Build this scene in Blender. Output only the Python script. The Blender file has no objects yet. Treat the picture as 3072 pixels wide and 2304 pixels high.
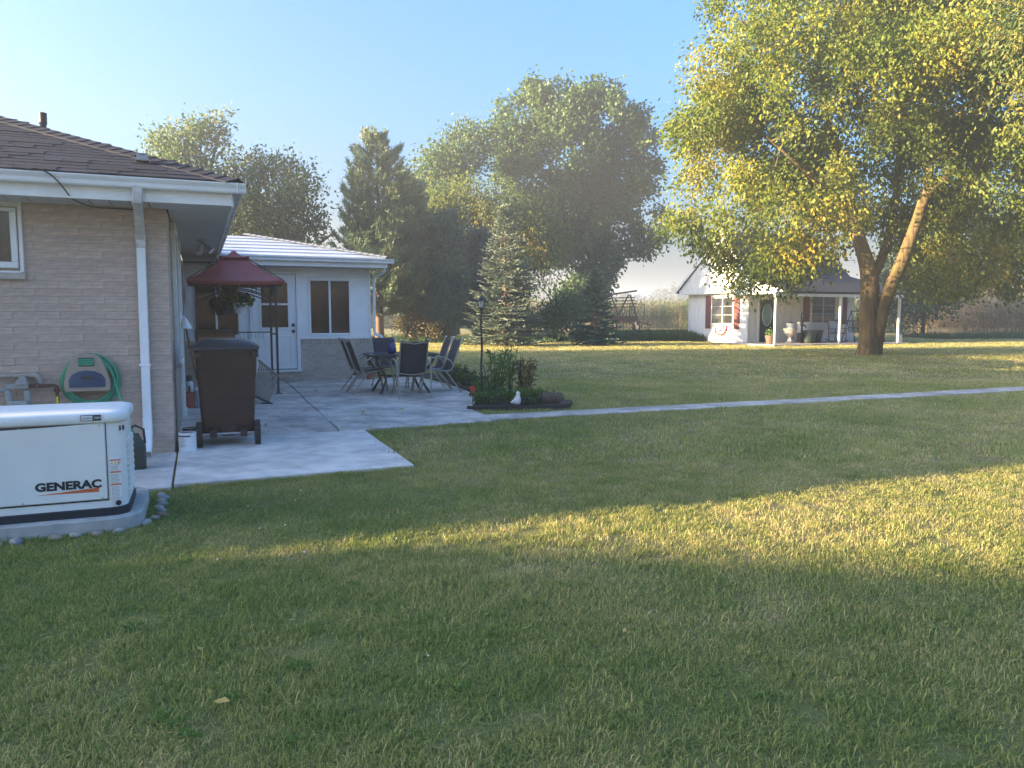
import bpy, bmesh, math, random
import numpy as np
from mathutils import Vector, Matrix
R = math.radians
random.seed(7)
rng = np.random.default_rng(7)
sc = bpy.context.scene
col = sc.collection

# ---------------------------------------------------------------- camera, sky, sun, exposure
# World axes follow the brick house: its corner is the origin, +x runs along the front wall, +y to the back garden.
CAM = Vector((0.26, -8.675, 1.45)); YAW = R(22.2); PITCH = math.atan((1152 - 945) / 2300.0)
cd = bpy.data.cameras.new('camera'); cam = bpy.data.objects.new('camera', cd); col.objects.link(cam)
cam.location = CAM; cam.rotation_euler = (R(90) - PITCH, 0, -YAW)
cd.sensor_width = 36; cd.lens = 36 * 2300 / 3072; cd.clip_start = .05; cd.clip_end = 6000
sc.camera = cam

SUN_EL = R(8.5); TRAVEL = Vector((1.0, -0.178, 0)).normalized()      # low morning sun from beyond the left end of the house
w = bpy.data.worlds.new('World'); sc.world = w; w.use_nodes = True
nt = w.node_tree; bg = nt.nodes['Background']
sky = nt.nodes.new('ShaderNodeTexSky'); sky.sky_type = 'NISHITA'; sky.sun_disc = False
sky.sun_elevation = SUN_EL
sky.sun_rotation = math.atan2(-TRAVEL.x, -TRAVEL.y)
sky.altitude = 200; sky.air_density = 1.0; sky.dust_density = 9.5; sky.ozone_density = 6.8
wb = nt.nodes.new('ShaderNodeMix'); wb.data_type = 'RGBA'; wb.blend_type = 'MULTIPLY'; wb.inputs[0].default_value = 1; wb.inputs[7].default_value = (1.28, 1.0, .80, 1)   # the camera's warm white balance
nt.links.new(sky.outputs[0], wb.inputs[6]); nt.links.new(wb.outputs[2], bg.inputs[0]); bg.inputs[1].default_value = 0.15
sl = bpy.data.lights.new('sun', 'SUN'); so = bpy.data.objects.new('sun', sl); col.objects.link(so)
sl.energy = 5.0; sl.angle = R(0.55); sl.color = (1.0, .76, .45)
sd = Vector((TRAVEL.x * math.cos(SUN_EL), TRAVEL.y * math.cos(SUN_EL), -math.sin(SUN_EL)))
so.rotation_euler = sd.to_track_quat('-Z', 'Y').to_euler(); so.location = (-30, 8, 30)
sc.view_settings.view_transform = 'Standard'; sc.view_settings.look = 'None'
sc.view_settings.gamma = 1.0; sc.view_settings.use_curve_mapping = False
sc.view_settings.exposure = 3.0
sc.render.engine = 'CYCLES'
cy = sc.cycles
cy.max_bounces = 6; cy.diffuse_bounces = 3; cy.glossy_bounces = 3; cy.transmission_bounces = 4
cy.transparent_max_bounces = 6; cy.volume_bounces = 0
cy.use_denoising = True; cy.caustics_reflective = False; cy.caustics_refractive = False
cy.sample_clamp_indirect = 6

FW = Vector((math.sin(YAW), math.cos(YAW), 0)); RT = Vector((math.cos(YAW), -math.sin(YAW), 0))
def depth_of(x, y): return (x - CAM.x) * FW.x + (y - CAM.y) * FW.y
def side_of(x, y): return (x - CAM.x) * RT.x + (y - CAM.y) * RT.y
def plan(d, s): return CAM.x + FW.x * d + RT.x * s, CAM.y + FW.y * d + RT.y * s
def gh(x, y):                                   # the garden rises a hand's breadth towards the back
    t = np.clip((depth_of(x, y) - 13) / 14.0, 0, 1); return .12 * t * t * (3 - 2 * t)
def px(u, v, d):                                # a point of the photograph (3072 px wide) at a known distance
    a = (u - 1536) / 2300.0; b = -(v - 1152) / 2300.0
    f = math.cos(PITCH) + b * math.sin(PITCH); z = -math.sin(PITCH) + b * math.cos(PITCH)
    x, y = plan(d, a / f * d)
    return Vector((x, y, CAM.z + z / f * d))

# ---------------------------------------------------------------- materials
MATS = {}
def nmat(name):
    m = bpy.data.materials.new(name); m.use_nodes = True
    t = m.node_tree; b = t.nodes['Principled BSDF']; return m, t, b
def N(t, typ, **kw):
    n = t.nodes.new(typ)
    for k, v in kw.items():
        if k.startswith('i_'):
            key = k[2:]; n.inputs[int(key) if key.isdigit() else key.replace('_', ' ')].default_value = v
        else: setattr(n, k, v)
    return n
def ramp(t, fac, stops):
    r = t.nodes.new('ShaderNodeValToRGB'); e = r.color_ramp.elements
    while len(e) < len(stops): e.new(.5)
    for k, (p, c) in enumerate(stops): e[k].position = p; e[k].color = (*c, 1)
    t.links.new(fac, r.inputs[0]); return r.outputs[0]
def sh(c, k): return tuple(min(1, x * k) for x in c)
def mat(name, c, rough=.6, var=.12, scale=6, bump=0, bscale=60, metal=0, spec=.5, rand=0, c2=None, stretch=None, stain=0, coat=0, bdist=.01):
    if name in MATS: return MATS[name]
    m, t, b = nmat(name); MATS[name] = m
    tc = N(t, 'ShaderNodeTexCoord'); src = tc.outputs['Object']
    if stretch:
        mp = N(t, 'ShaderNodeMapping'); mp.inputs['Scale'].default_value = stretch
        t.links.new(src, mp.inputs[0]); src = mp.outputs[0]
    no = N(t, 'ShaderNodeTexNoise', i_Scale=scale, i_Detail=6, i_Roughness=.6); t.links.new(src, no.inputs['Vector'])
    fac = no.outputs['Fac']
    out = ramp(t, fac, [(.32, sh(c, 1 - var)), (.68, c2 or sh(c, 1 + var))])
    if stain:
        n2 = N(t, 'ShaderNodeTexNoise', i_Scale=1.7, i_Detail=4, i_Roughness=.7); t.links.new(src, n2.inputs['Vector'])
        r2 = ramp(t, n2.outputs['Fac'], [(.38, (1 - stain,) * 3), (.62, (1 + stain * .4,) * 3)])
        mx = N(t, 'ShaderNodeMix', data_type='RGBA', blend_type='MULTIPLY'); mx.inputs[0].default_value = 1
        t.links.new(out, mx.inputs[6]); t.links.new(r2, mx.inputs[7]); out = mx.outputs[2]
    if rand:
        oi = N(t, 'ShaderNodeObjectInfo'); mr = N(t, 'ShaderNodeMapRange'); mr.inputs[3].default_value = 1 - rand; mr.inputs[4].default_value = 1 + rand
        t.links.new(oi.outputs['Random'], mr.inputs[0])
        hs = N(t, 'ShaderNodeHueSaturation'); t.links.new(mr.outputs[0], hs.inputs['Value']); t.links.new(out, hs.inputs['Color']); out = hs.outputs[0]
    t.links.new(out, b.inputs['Base Color'])
    n3 = N(t, 'ShaderNodeTexNoise', i_Scale=scale * 3.1, i_Detail=3); t.links.new(src, n3.inputs['Vector'])
    rr = N(t, 'ShaderNodeMapRange'); rr.inputs[3].default_value = max(.02, rough - .1); rr.inputs[4].default_value = min(1, rough + .1)
    t.links.new(n3.outputs['Fac'], rr.inputs[0]); t.links.new(rr.outputs[0], b.inputs['Roughness'])
    b.inputs['Metallic'].default_value = metal; b.inputs['Specular IOR Level'].default_value = spec; b.inputs['Coat Weight'].default_value = coat
    if bump:
        nb = N(t, 'ShaderNodeTexNoise', i_Scale=bscale, i_Detail=5, i_Roughness=.65); t.links.new(src, nb.inputs['Vector'])
        bp = N(t, 'ShaderNodeBump', i_Strength=bump, i_Distance=bdist); t.links.new(nb.outputs['Fac'], bp.inputs['Height']); t.links.new(bp.outputs[0], b.inputs['Normal'])
    return m
def leafmat(name, stops, trans=.45, rough=.55, zone=None, zscale=.35, zmix=.6):
    """leaf colours by leaf, with slow drifts through the crown; part of the light passes through the blade"""
    m, t, b = nmat(name); MATS[name] = m
    g = N(t, 'ShaderNodeNewGeometry')
    no = N(t, 'ShaderNodeTexNoise', i_Scale=zscale, i_Detail=3); t.links.new(g.outputs['Position'], no.inputs['Vector'])
    mr = N(t, 'ShaderNodeMapRange'); mr.inputs[1].default_value = .3; mr.inputs[2].default_value = .7; t.links.new(no.outputs['Fac'], mr.inputs[0])
    mx = N(t, 'ShaderNodeMix', data_type='FLOAT'); mx.inputs[0].default_value = zmix
    t.links.new(g.outputs['Random Per Island'], mx.inputs[2]); t.links.new(mr.outputs[0], mx.inputs[3])
    c = ramp(t, mx.outputs[0], stops)
    b.inputs['Roughness'].default_value = rough; b.inputs['Specular IOR Level'].default_value = .35
    t.links.new(c, b.inputs['Base Color'])
    tr = N(t, 'ShaderNodeBsdfTranslucent'); hs = N(t, 'ShaderNodeHueSaturation', i_Saturation=1.1, i_Value=1.35)
    t.links.new(c, hs.inputs['Color']); t.links.new(hs.outputs[0], tr.inputs[0])
    ms = N(t, 'ShaderNodeMixShader'); ms.inputs[0].default_value = trans
    t.links.new(b.outputs[0], ms.inputs[1]); t.links.new(tr.outputs[0], ms.inputs[2])
    t.links.new(ms.outputs[0], t.nodes['Material Output'].inputs[0])
    return m

mat('brick', (.58, .45, .375), .85, .2, 9, 1.0, 70, rand=.08, stretch=(1, 1, 3.5), bdist=.012)
mat('brick_small', (.44, .37, .31), .85, .12, 12, .4, 80, rand=.14)
mat('mortar', (.56, .445, .375), .9, .1, 30, .3, 120)
mat('limestone', (.42, .37, .33), .8, .1, 14, .2, 60)
mat('white_paint', (.82, .82, .81), .5, .03, 5, .06, 40, stain=.07)
mat('white_metal', (.80, .81, .82), .38, .03, 4, 0, stain=.06)
mat('roof_metal', (.60, .61, .63), .5, .04, 4, 0, stain=.1)
mat('white_trim', (.80, .80, .79), .45, .03, 6, 0, stain=.05)
mat('weathered_white', (.70, .69, .66), .6, .06, 8, .12, 50, stain=.16)
mat('old_downspout', (.52, .50, .48), .55, .2, 9, .1, 30, stain=.25)
mat('soffit', (.50, .50, .49), .55, .04, 6, 0, rand=.04, stain=.06)
mat('shingle', (.025, .028, .042), .95, .35, 120, .5, 160, rand=.2, spec=.2, bdist=.006)
mat('roof_dark', (.042, .042, .048), .9, .3, 60, .5, 90)
mat('dark_metal', (.02, .02, .023), .45, .2, 12, .05, 60)
mat('black_plastic', (.018, .02, .024), .5, .2, 14, .12, 120, stain=.2)
mat('bin_brown', (.030, .012, .011), .5, .18, 7, .14, 150, stain=.22)
mat('bin_lid', (.018, .026, .036), .42, .2, 9, .12, 150, stain=.25)
mat('rubber', (.02, .02, .021), .75, .15, 20, .3, 70)
mat('steel', (.5, .5, .5), .35, .1, 20, metal=1)
mat('galvanised', (.36, .37, .38), .5, .15, 14, .1, 60, metal=.6)
mat('generator_shell', (.74, .75, .73), .45, .025, 5, .05, 200, stain=.03)
mat('generator_base', (.025, .026, .03), .6, .15, 10, .1, 80)
mat('concrete', (.52, .455, .40), .85, .10, 9, .35, 120, stain=.38, rand=.07)
mat('concrete_new', (.62, .575, .53), .85, .07, 7, .25, 120, stain=.24, rand=.04)
mat('concrete_pad', (.40, .40, .38), .9, .14, 10, .35, 60, stain=.2)
mat('sealant', (.6, .59, .57), .6, .15, 30)
mat('joint_dark', (.03, .028, .026), .95, .2, 30)
mat('canopy_red', (.31, .062, .058), .5, .10, 5, .12, 300, stain=.12)
mat('sling', (.018, .021, .03), .7, .15, 40, .3, 400)
mat('chair_frame', (.33, .30, .25), .4, .08, 12, .04, 60, metal=.35)
mat('table_glass', (.03, .05, .05), .08, .1, 4, spec=.8)
mat('hose_green', (.016, .27, .155), .42, .12, 10, .1, 200)
mat('reel_tan', (.33, .265, .21), .55, .06, 8, .06, 120)
mat('reel_blue', (.012, .045, .11), .45, .1, 8, .06, 120)
mat('jug_green', (.014, .028, .024), .45, .2, 8, .08, 60)
mat('pipe_tan', (.36, .31, .26), .6, .15, 20, .1, 80)
mat('meter_grey', (.30, .31, .30), .5, .12, 18, .1, 80, stain=.15)
mat('rust_iron', (.10, .055, .04), .8, .4, 20, .35, 60)
mat('paper_white', (.72, .73, .74), .6, .04, 20)
mat('ink_dark', (.012, .016, .028), .5, .05, 10)
mat('ink_orange', (.62, .13, .045), .5, .05, 10)
mat('ink_red', (.5, .045, .03), .5, .05, 10)
mat('ink_grey', (.30, .31, .33), .6, .2, 200)
mat('pot_white', (.70, .70, .70), .4, .04, 8, .04, 40)
mat('blue_glass', (.012, .016, .13), .15, .1, 8, spec=.7)
mat('terracotta', (.34, .12, .075), .8, .15, 20, .2, 80)
mat('tulip_red', (.70, .08, .05), .45, .1, 10)
mat('figurine', (.70, .69, .66), .5, .05, 20, .1, 60)
mat('log', (.095, .065, .05), .9, .35, 14, .7, 26, stretch=(1, 4, 4))
mat('mulch', (.045, .035, .028), .95, .5, 60, .9, 50, bdist=.03)
mat('shutter', (.135, .035, .032), .6, .12, 12, .1, 60, stain=.15)
mat('siding', (.70, .685, .66), .65, .05, 3, .10, 30, stain=.14)
mat('wood_grey', (.22, .19, .16), .8, .25, 20, .3, 50, stretch=(1, 1, 6))
mat('wood_brown', (.12, .07, .045), .7, .3, 16, .3, 40)
mat('flag_red', (.34, .03, .035), .8, .1, 20)
mat('flag_blue', (.018, .025, .09), .8, .1, 20)
mat('stove_pipe', (.16, .26, .24), .5, .2, 8, .1, 30)
mat('hood_brown', (.24, .145, .085), .35, .12, 8, .03, 50, metal=.5)
mat('yellow_plastic', (.7, .5, .05), .4, .05, 10)
mat('red_plastic', (.27, .03, .03), .45, .15, 10)
mat('tub_blue', (.30, .38, .47), .45, .08, 10)
mat('lamp_glass', (.6, .58, .5), .3, .1, 10)
mat('interior', (.05, .045, .042), .9, .3, 2)
mat('curtain', (.17, .16, .165), .9, .2, 3)
mat('soil', (.09, .07, .05), .95, .3, 20, .5, 40)
for k, (c, nm) in enumerate([((.30, .25, .21), 'stone_tan'), ((.24, .25, .26), 'stone_grey'), ((.25, .15, .12), 'stone_red'), ((.36, .34, .31), 'stone_pale')]):
    mat(nm, c, .8, .2, 16, .3, 50)

def glassmat(name, tint, rough=.03):
    m, t, b = nmat(name); MATS[name] = m
    b.inputs['Base Color'].default_value = (*tint, 1); b.inputs['Roughness'].default_value = rough
    b.inputs['Specular IOR Level'].default_value = .75; b.inputs['IOR'].default_value = 1.65
    tr = N(t, 'ShaderNodeBsdfTransparent'); ms = N(t, 'ShaderNodeMixShader'); ms.inputs[0].default_value = .4
    no = N(t, 'ShaderNodeTexNoise', i_Scale=1.3, i_Detail=1); bp = N(t, 'ShaderNodeBump', i_Strength=.05, i_Distance=.02)
    tc = N(t, 'ShaderNodeTexCoord'); t.links.new(tc.outputs['Object'], no.inputs['Vector'])
    t.links.new(no.outputs[0], bp.inputs['Height']); t.links.new(bp.outputs[0], b.inputs['Normal'])
    t.links.new(b.outputs[0], ms.inputs[1]); t.links.new(tr.outputs[0], ms.inputs[2]); t.links.new(ms.outputs[0], t.nodes['Material Output'].inputs[0])
    return m
glassmat('pane_glass', (.012, .015, .017))

def siding_mat():                               # grooved board siding: relief and weather only
    m, t, b = nmat('groove_siding'); MATS['groove_siding'] = m
    tc = N(t, 'ShaderNodeTexCoord'); se = N(t, 'ShaderNodeSeparateXYZ'); t.links.new(tc.outputs['Object'], se.inputs[0])
    ad = N(t, 'ShaderNodeMath', operation='ADD'); t.links.new(se.outputs[0], ad.inputs[0]); t.links.new(se.outputs[1], ad.inputs[1])
    dv = N(t, 'ShaderNodeMath', operation='MULTIPLY'); dv.inputs[1].default_value = 8.0; t.links.new(ad.outputs[0], dv.inputs[0])
    fr = N(t, 'ShaderNodeMath', operation='FRACT'); t.links.new(dv.outputs[0], fr.inputs[0])
    gr = N(t, 'ShaderNodeMath', operation='GREATER_THAN'); gr.inputs[1].default_value = .12; t.links.new(fr.outputs[0], gr.inputs[0])
    bp = N(t, 'ShaderNodeBump', i_Strength=.9, i_Distance=.012); t.links.new(gr.outputs[0], bp.inputs['Height']); t.links.new(bp.outputs[0], b.inputs['Normal'])
    no = N(t, 'ShaderNodeTexNoise', i_Scale=2.5, i_Detail=7, i_Roughness=.7); mp = N(t, 'ShaderNodeMapping'); mp.inputs['Scale'].default_value = (3, 3, .6)
    t.links.new(tc.outputs['Object'], mp.inputs[0]); t.links.new(mp.outputs[0], no.inputs['Vector'])
    c = ramp(t, no.outputs[0], [(.3, (.58, .56, .53)), (.55, (.72, .70, .68)), (.8, (.78, .76, .74))])
    t.links.new(c, b.inputs['Base Color']); b.inputs['Roughness'].default_value = .65
siding_mat()
def brickwork_mat(name, bw, bh):
    m, t, b = nmat(name); MATS[name] = m
    tc = N(t, 'ShaderNodeTexCoord'); se = N(t, 'ShaderNodeSeparateXYZ'); t.links.new(tc.outputs['Object'], se.inputs[0])
    ad = N(t, 'ShaderNodeMath', operation='ADD'); t.links.new(se.outputs[0], ad.inputs[0]); t.links.new(se.outputs[1], ad.inputs[1])
    cb = N(t, 'ShaderNodeCombineXYZ'); t.links.new(ad.outputs[0], cb.inputs[0]); t.links.new(se.outputs[2], cb.inputs[1])
    bt = N(t, 'ShaderNodeTexBrick', i_Scale=1.0); bt.inputs['Brick Width'].default_value = bw; bt.inputs['Row Height'].default_value = bh
    bt.inputs['Mortar Size'].default_value = .005; bt.inputs['Color1'].default_value = (.27, .22, .185, 1); bt.inputs['Color2'].default_value = (.34, .28, .235, 1); bt.inputs['Mortar'].default_value = (.36, .33, .3, 1)
    t.links.new(cb.outputs[0], bt.inputs[0]); t.links.new(bt.outputs[0], b.inputs['Base Color']); b.inputs['Roughness'].default_value = .85
    bp = N(t, 'ShaderNodeBump', i_Strength=.8, i_Distance=.01); bp.invert = True; t.links.new(bt.outputs[1], bp.inputs['Height']); t.links.new(bp.outputs[0], b.inputs['Normal'])
brickwork_mat('brickwork', .397, .0742)
brickwork_mat('brickwork_small', .21, .072)

def bark_mat(name, c, c2, s=7):
    m, t, b = nmat(name); MATS[name] = m
    tc = N(t, 'ShaderNodeTexCoord'); mp = N(t, 'ShaderNodeMapping'); mp.inputs['Scale'].default_value = (s * 1.6, s * 1.6, s * .28)
    t.links.new(tc.outputs['Object'], mp.inputs[0])
    vo = N(t, 'ShaderNodeTexNoise', i_Scale=1.0, i_Detail=8, i_Roughness=.68, i_Distortion=.6); t.links.new(mp.outputs[0], vo.inputs['Vector'])
    no = N(t, 'ShaderNodeTexNoise', i_Scale=1.2, i_Detail=4); t.links.new(tc.outputs['Object'], no.inputs['Vector'])
    c1 = ramp(t, vo.outputs[0], [(.36, sh(c, .45)), (.58, c), (.75, sh(c, 1.35))])
    mx = N(t, 'ShaderNodeMix', data_type='RGBA'); t.links.new(c1, mx.inputs[6]); mx.inputs[7].default_value = (*c2, 1)
    fr = N(t, 'ShaderNodeMapRange'); fr.inputs[1].default_value = .45; fr.inputs[2].default_value = .7; fr.inputs[4].default_value = .5; t.links.new(no.outputs[0], fr.inputs[0]); t.links.new(fr.outputs[0], mx.inputs[0])
    t.links.new(mx.outputs[2], b.inputs['Base Color']); b.inputs['Roughness'].default_value = .92; b.inputs['Specular IOR Level'].default_value = .2
    bp = N(t, 'ShaderNodeBump', i_Strength=1.0, i_Distance=.05); t.links.new(vo.outputs[0], bp.inputs['Height']); t.links.new(bp.outputs[0], b.inputs['Normal'])
bark_mat('bark', (.16, .112, .055), (.13, .115, .04), 6)
bark_mat('bark_dark', (.09, .07, .055), (.08, .075, .05), 6)
bark_mat('bark_pine', (.20, .12, .08), (.13, .09, .07), 8)

leafmat('leaf_maple', [(0, (.055, .095, .018)), (.45, (.115, .160, .028)), (.68, (.21, .225, .036)), (.86, (.36, .31, .048)), (1, (.46, .28, .05))], .5, zscale=.42, zmix=.6)
leafmat('leaf_silver', [(0, (.032, .069, .025)), (.5, (.054, .101, .031)), (.85, (.090, .130, .037)), (1, (.155, .158, .041))], .35, zscale=.22)
leafmat('leaf_locust', [(0, (.048, .085, .027)), (.5, (.091, .131, .034)), (.8, (.203, .194, .043)), (1, (.363, .261, .053))], .45, zscale=.3, zmix=.65)
leafmat('leaf_apple', [(0, (.040, .077, .037)), (.5, (.075, .121, .048)), (.8, (.194, .202, .076)), (1, (.309, .248, .105))], .35, zscale=.5)
leafmat('leaf_dark', [(0, (.037, .065, .032)), (.6, (.072, .112, .049)), (1, (.122, .154, .061))], .3)
leafmat('needle_pine', [(0, (.062, .109, .062)), (.6, (.130, .187, .097)), (.9, (.244, .244, .115)), (1, (.574, .344, .144))], .12, .6, zscale=.5)
leafmat('needle_spruce', [(0, (.097, .136, .109)), (.6, (.165, .207, .149)), (1, (.251, .275, .175))], .12, .6)
leafmat('needle_cedar', [(0, (.036, .079, .066)), (.6, (.066, .127, .097)), (1, (.124, .179, .109))], .15, .65)
leafmat('leaf_garden', [(0, (.059, .127, .031)), (.6, (.118, .206, .049)), (.9, (.216, .255, .059)), (1, (.431, .333, .098))], .4, zscale=1.5)
leafmat('leaf_garden_dry', [(0, (.078, .091, .033)), (.5, (.156, .130, .052)), (1, (.260, .169, .072))], .4, zscale=1.5)
leafmat('leaf_basket', [(0, (.016, .058, .018)), (.6, (.036, .111, .031)), (1, (.072, .156, .039))], .3, zscale=6)
leafmat('corn_green', [(0, (.074, .105, .031)), (.5, (.117, .148, .046)), (1, (.244, .235, .094))], .3, zscale=.4)
leafmat('corn_dry', [(0, (.20, .145, .08)), (.5, (.32, .25, .145)), (1, (.45, .36, .22))], .3, zscale=.4)
leafmat('leaf_fallen', [(0, (.30, .20, .06)), (.5, (.46, .34, .10)), (.85, (.58, .47, .20)), (1, (.42, .14, .04))], .3, zscale=2, zmix=.2)
leafmat('far_wood', [(0, (.042, .052, .032)), (.6, (.070, .070, .038)), (1, (.119, .077, .042))], .3, zscale=.03)
leafmat('clover', [(0, (.7, .7, .66)), (1, (.8, .8, .76))], .3)

def lawn_mats():
    def patch(t):                               # green turf with drier, straw coloured areas
        g = N(t, 'ShaderNodeNewGeometry')
        n1 = N(t, 'ShaderNodeTexNoise', i_Scale=.55, i_Detail=5, i_Roughness=.62); t.links.new(g.outputs['Position'], n1.inputs['Vector'])
        n2 = N(t, 'ShaderNodeTexNoise', i_Scale=3.2, i_Detail=5, i_Roughness=.65); t.links.new(g.outputs['Position'], n2.inputs['Vector'])
        se = N(t, 'ShaderNodeSeparateXYZ'); t.links.new(g.outputs['Position'], se.inputs[0])
        dx = N(t, 'ShaderNodeMapRange'); dx.inputs[1].default_value = -1; dx.inputs[2].default_value = 9; dx.inputs[3].default_value = -.07; dx.inputs[4].default_value = .15
        t.links.new(se.outputs[0], dx.inputs[0])
        a = N(t, 'ShaderNodeMath', operation='ADD'); t.links.new(n1.outputs[0], a.inputs[0]); t.links.new(dx.outputs[0], a.inputs[1])
        m = N(t, 'ShaderNodeMix', data_type='FLOAT'); m.inputs[0].default_value = .42; t.links.new(a.outputs[0], m.inputs[2]); t.links.new(n2.outputs[0], m.inputs[3])
        return g, m.outputs[0]
    m, t, b = nmat('lawn'); MATS['lawn'] = m
    g, f = patch(t)
    c = ramp(t, f, [(.36, (.16, .185, .062)), (.50, (.225, .225, .084)), (.60, (.30, .25, .118)), (.70, (.37, .295, .155))])
    fi = N(t, 'ShaderNodeTexNoise', i_Scale=55, i_Detail=4, i_Roughness=.7); t.links.new(g.outputs['Position'], fi.inputs['Vector'])
    r = ramp(t, fi.outputs[0], [(.3, (.7, .7, .7)), (.7, (1.25, 1.25, 1.2))])
    mx = N(t, 'ShaderNodeMix', data_type='RGBA', blend_type='MULTIPLY'); mx.inputs[0].default_value = 1; t.links.new(c, mx.inputs[6]); t.links.new(r, mx.inputs[7])
    t.links.new(mx.outputs[2], b.inputs['Base Color']); b.inputs['Roughness'].default_value = .95; b.inputs['Specular IOR Level'].default_value = .1
    bp = N(t, 'ShaderNodeBump', i_Strength=.9, i_Distance=.04); t.links.new(fi.outputs[0], bp.inputs['Height']); t.links.new(bp.outputs[0], b.inputs['Normal'])
    m, t, b = nmat('grass_blade'); MATS['grass_blade'] = m
    g, f = patch(t)
    rp = N(t, 'ShaderNodeMath', operation='MULTIPLY_ADD'); rp.inputs[1].default_value = .38; rp.inputs[2].default_value = -.19; t.links.new(g.outputs['Random Per Island'], rp.inputs[0])
    ad = N(t, 'ShaderNodeMath', operation='ADD'); t.links.new(f, ad.inputs[0]); t.links.new(rp.outputs[0], ad.inputs[1])
    c = ramp(t, ad.outputs[0], [(.30, (.155, .215, .050)), (.46, (.260, .310, .085)), (.60, (.410, .375, .130)), (.72, (.56, .46, .22)), (.84, (.68, .58, .34))])
    t.links.new(c, b.inputs['Base Color']); b.inputs['Roughness'].default_value = .6; b.inputs['Specular IOR Level'].default_value = .25
    tr = N(t, 'ShaderNodeBsdfTranslucent'); hs = N(t, 'ShaderNodeHueSaturation', i_Value=1.3); t.links.new(c, hs.inputs['Color']); t.links.new(hs.outputs[0], tr.inputs[0])
    ms = N(t, 'ShaderNodeMixShader'); ms.inputs[0].default_value = .4; t.links.new(b.outputs[0], ms.inputs[1]); t.links.new(tr.outputs[0], ms.inputs[2]); t.links.new(ms.outputs[0], t.nodes['Material Output'].inputs[0])
lawn_mats()

# ---------------------------------------------------------------- building helpers
def link(name, me, parent=None, m=None):
    o = bpy.data.objects.new(name, me); col.objects.link(o)
    if me is not None and m is not None and len(me.materials) == 0: me.materials.append(MATS[m] if isinstance(m, str) else m)
    if parent: o.parent = parent
    return o
def tag(o, label=None, cat=None, group=None, kind=None):
    for k, v in (('label', label), ('category', cat), ('group', group), ('kind', kind)):
        if v: o[k] = v
    return o
def thing(name, label, cat, loc=(0, 0, 0), rz=0, group=None):
    o = bpy.data.objects.new(name, None); col.objects.link(o); o.location = loc; o.rotation_euler = (0, 0, rz); o.empty_display_size = .2
    return tag(o, label, cat, group)
def copy_tree(o, parent=None):
    c = o.copy(); col.objects.link(c); c.parent = parent
    for ch in list(o.children): copy_tree(ch, c)
    return c
def np_mesh(name, v, f):
    v = np.asarray(v, np.float32).reshape(-1, 3); f = np.asarray(f, np.int32); k = f.shape[1]
    me = bpy.data.meshes.new(name); me.vertices.add(len(v)); me.vertices.foreach_set('co', v.ravel())
    me.loops.add(f.size); me.loops.foreach_set('vertex_index', f.ravel())
    me.polygons.add(len(f)); me.polygons.foreach_set('loop_start', np.arange(0, f.size, k, dtype=np.int32))
    me.polygons.foreach_set('loop_total', np.full(len(f), k, np.int32)); me.update(calc_edges=True); return me
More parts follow.
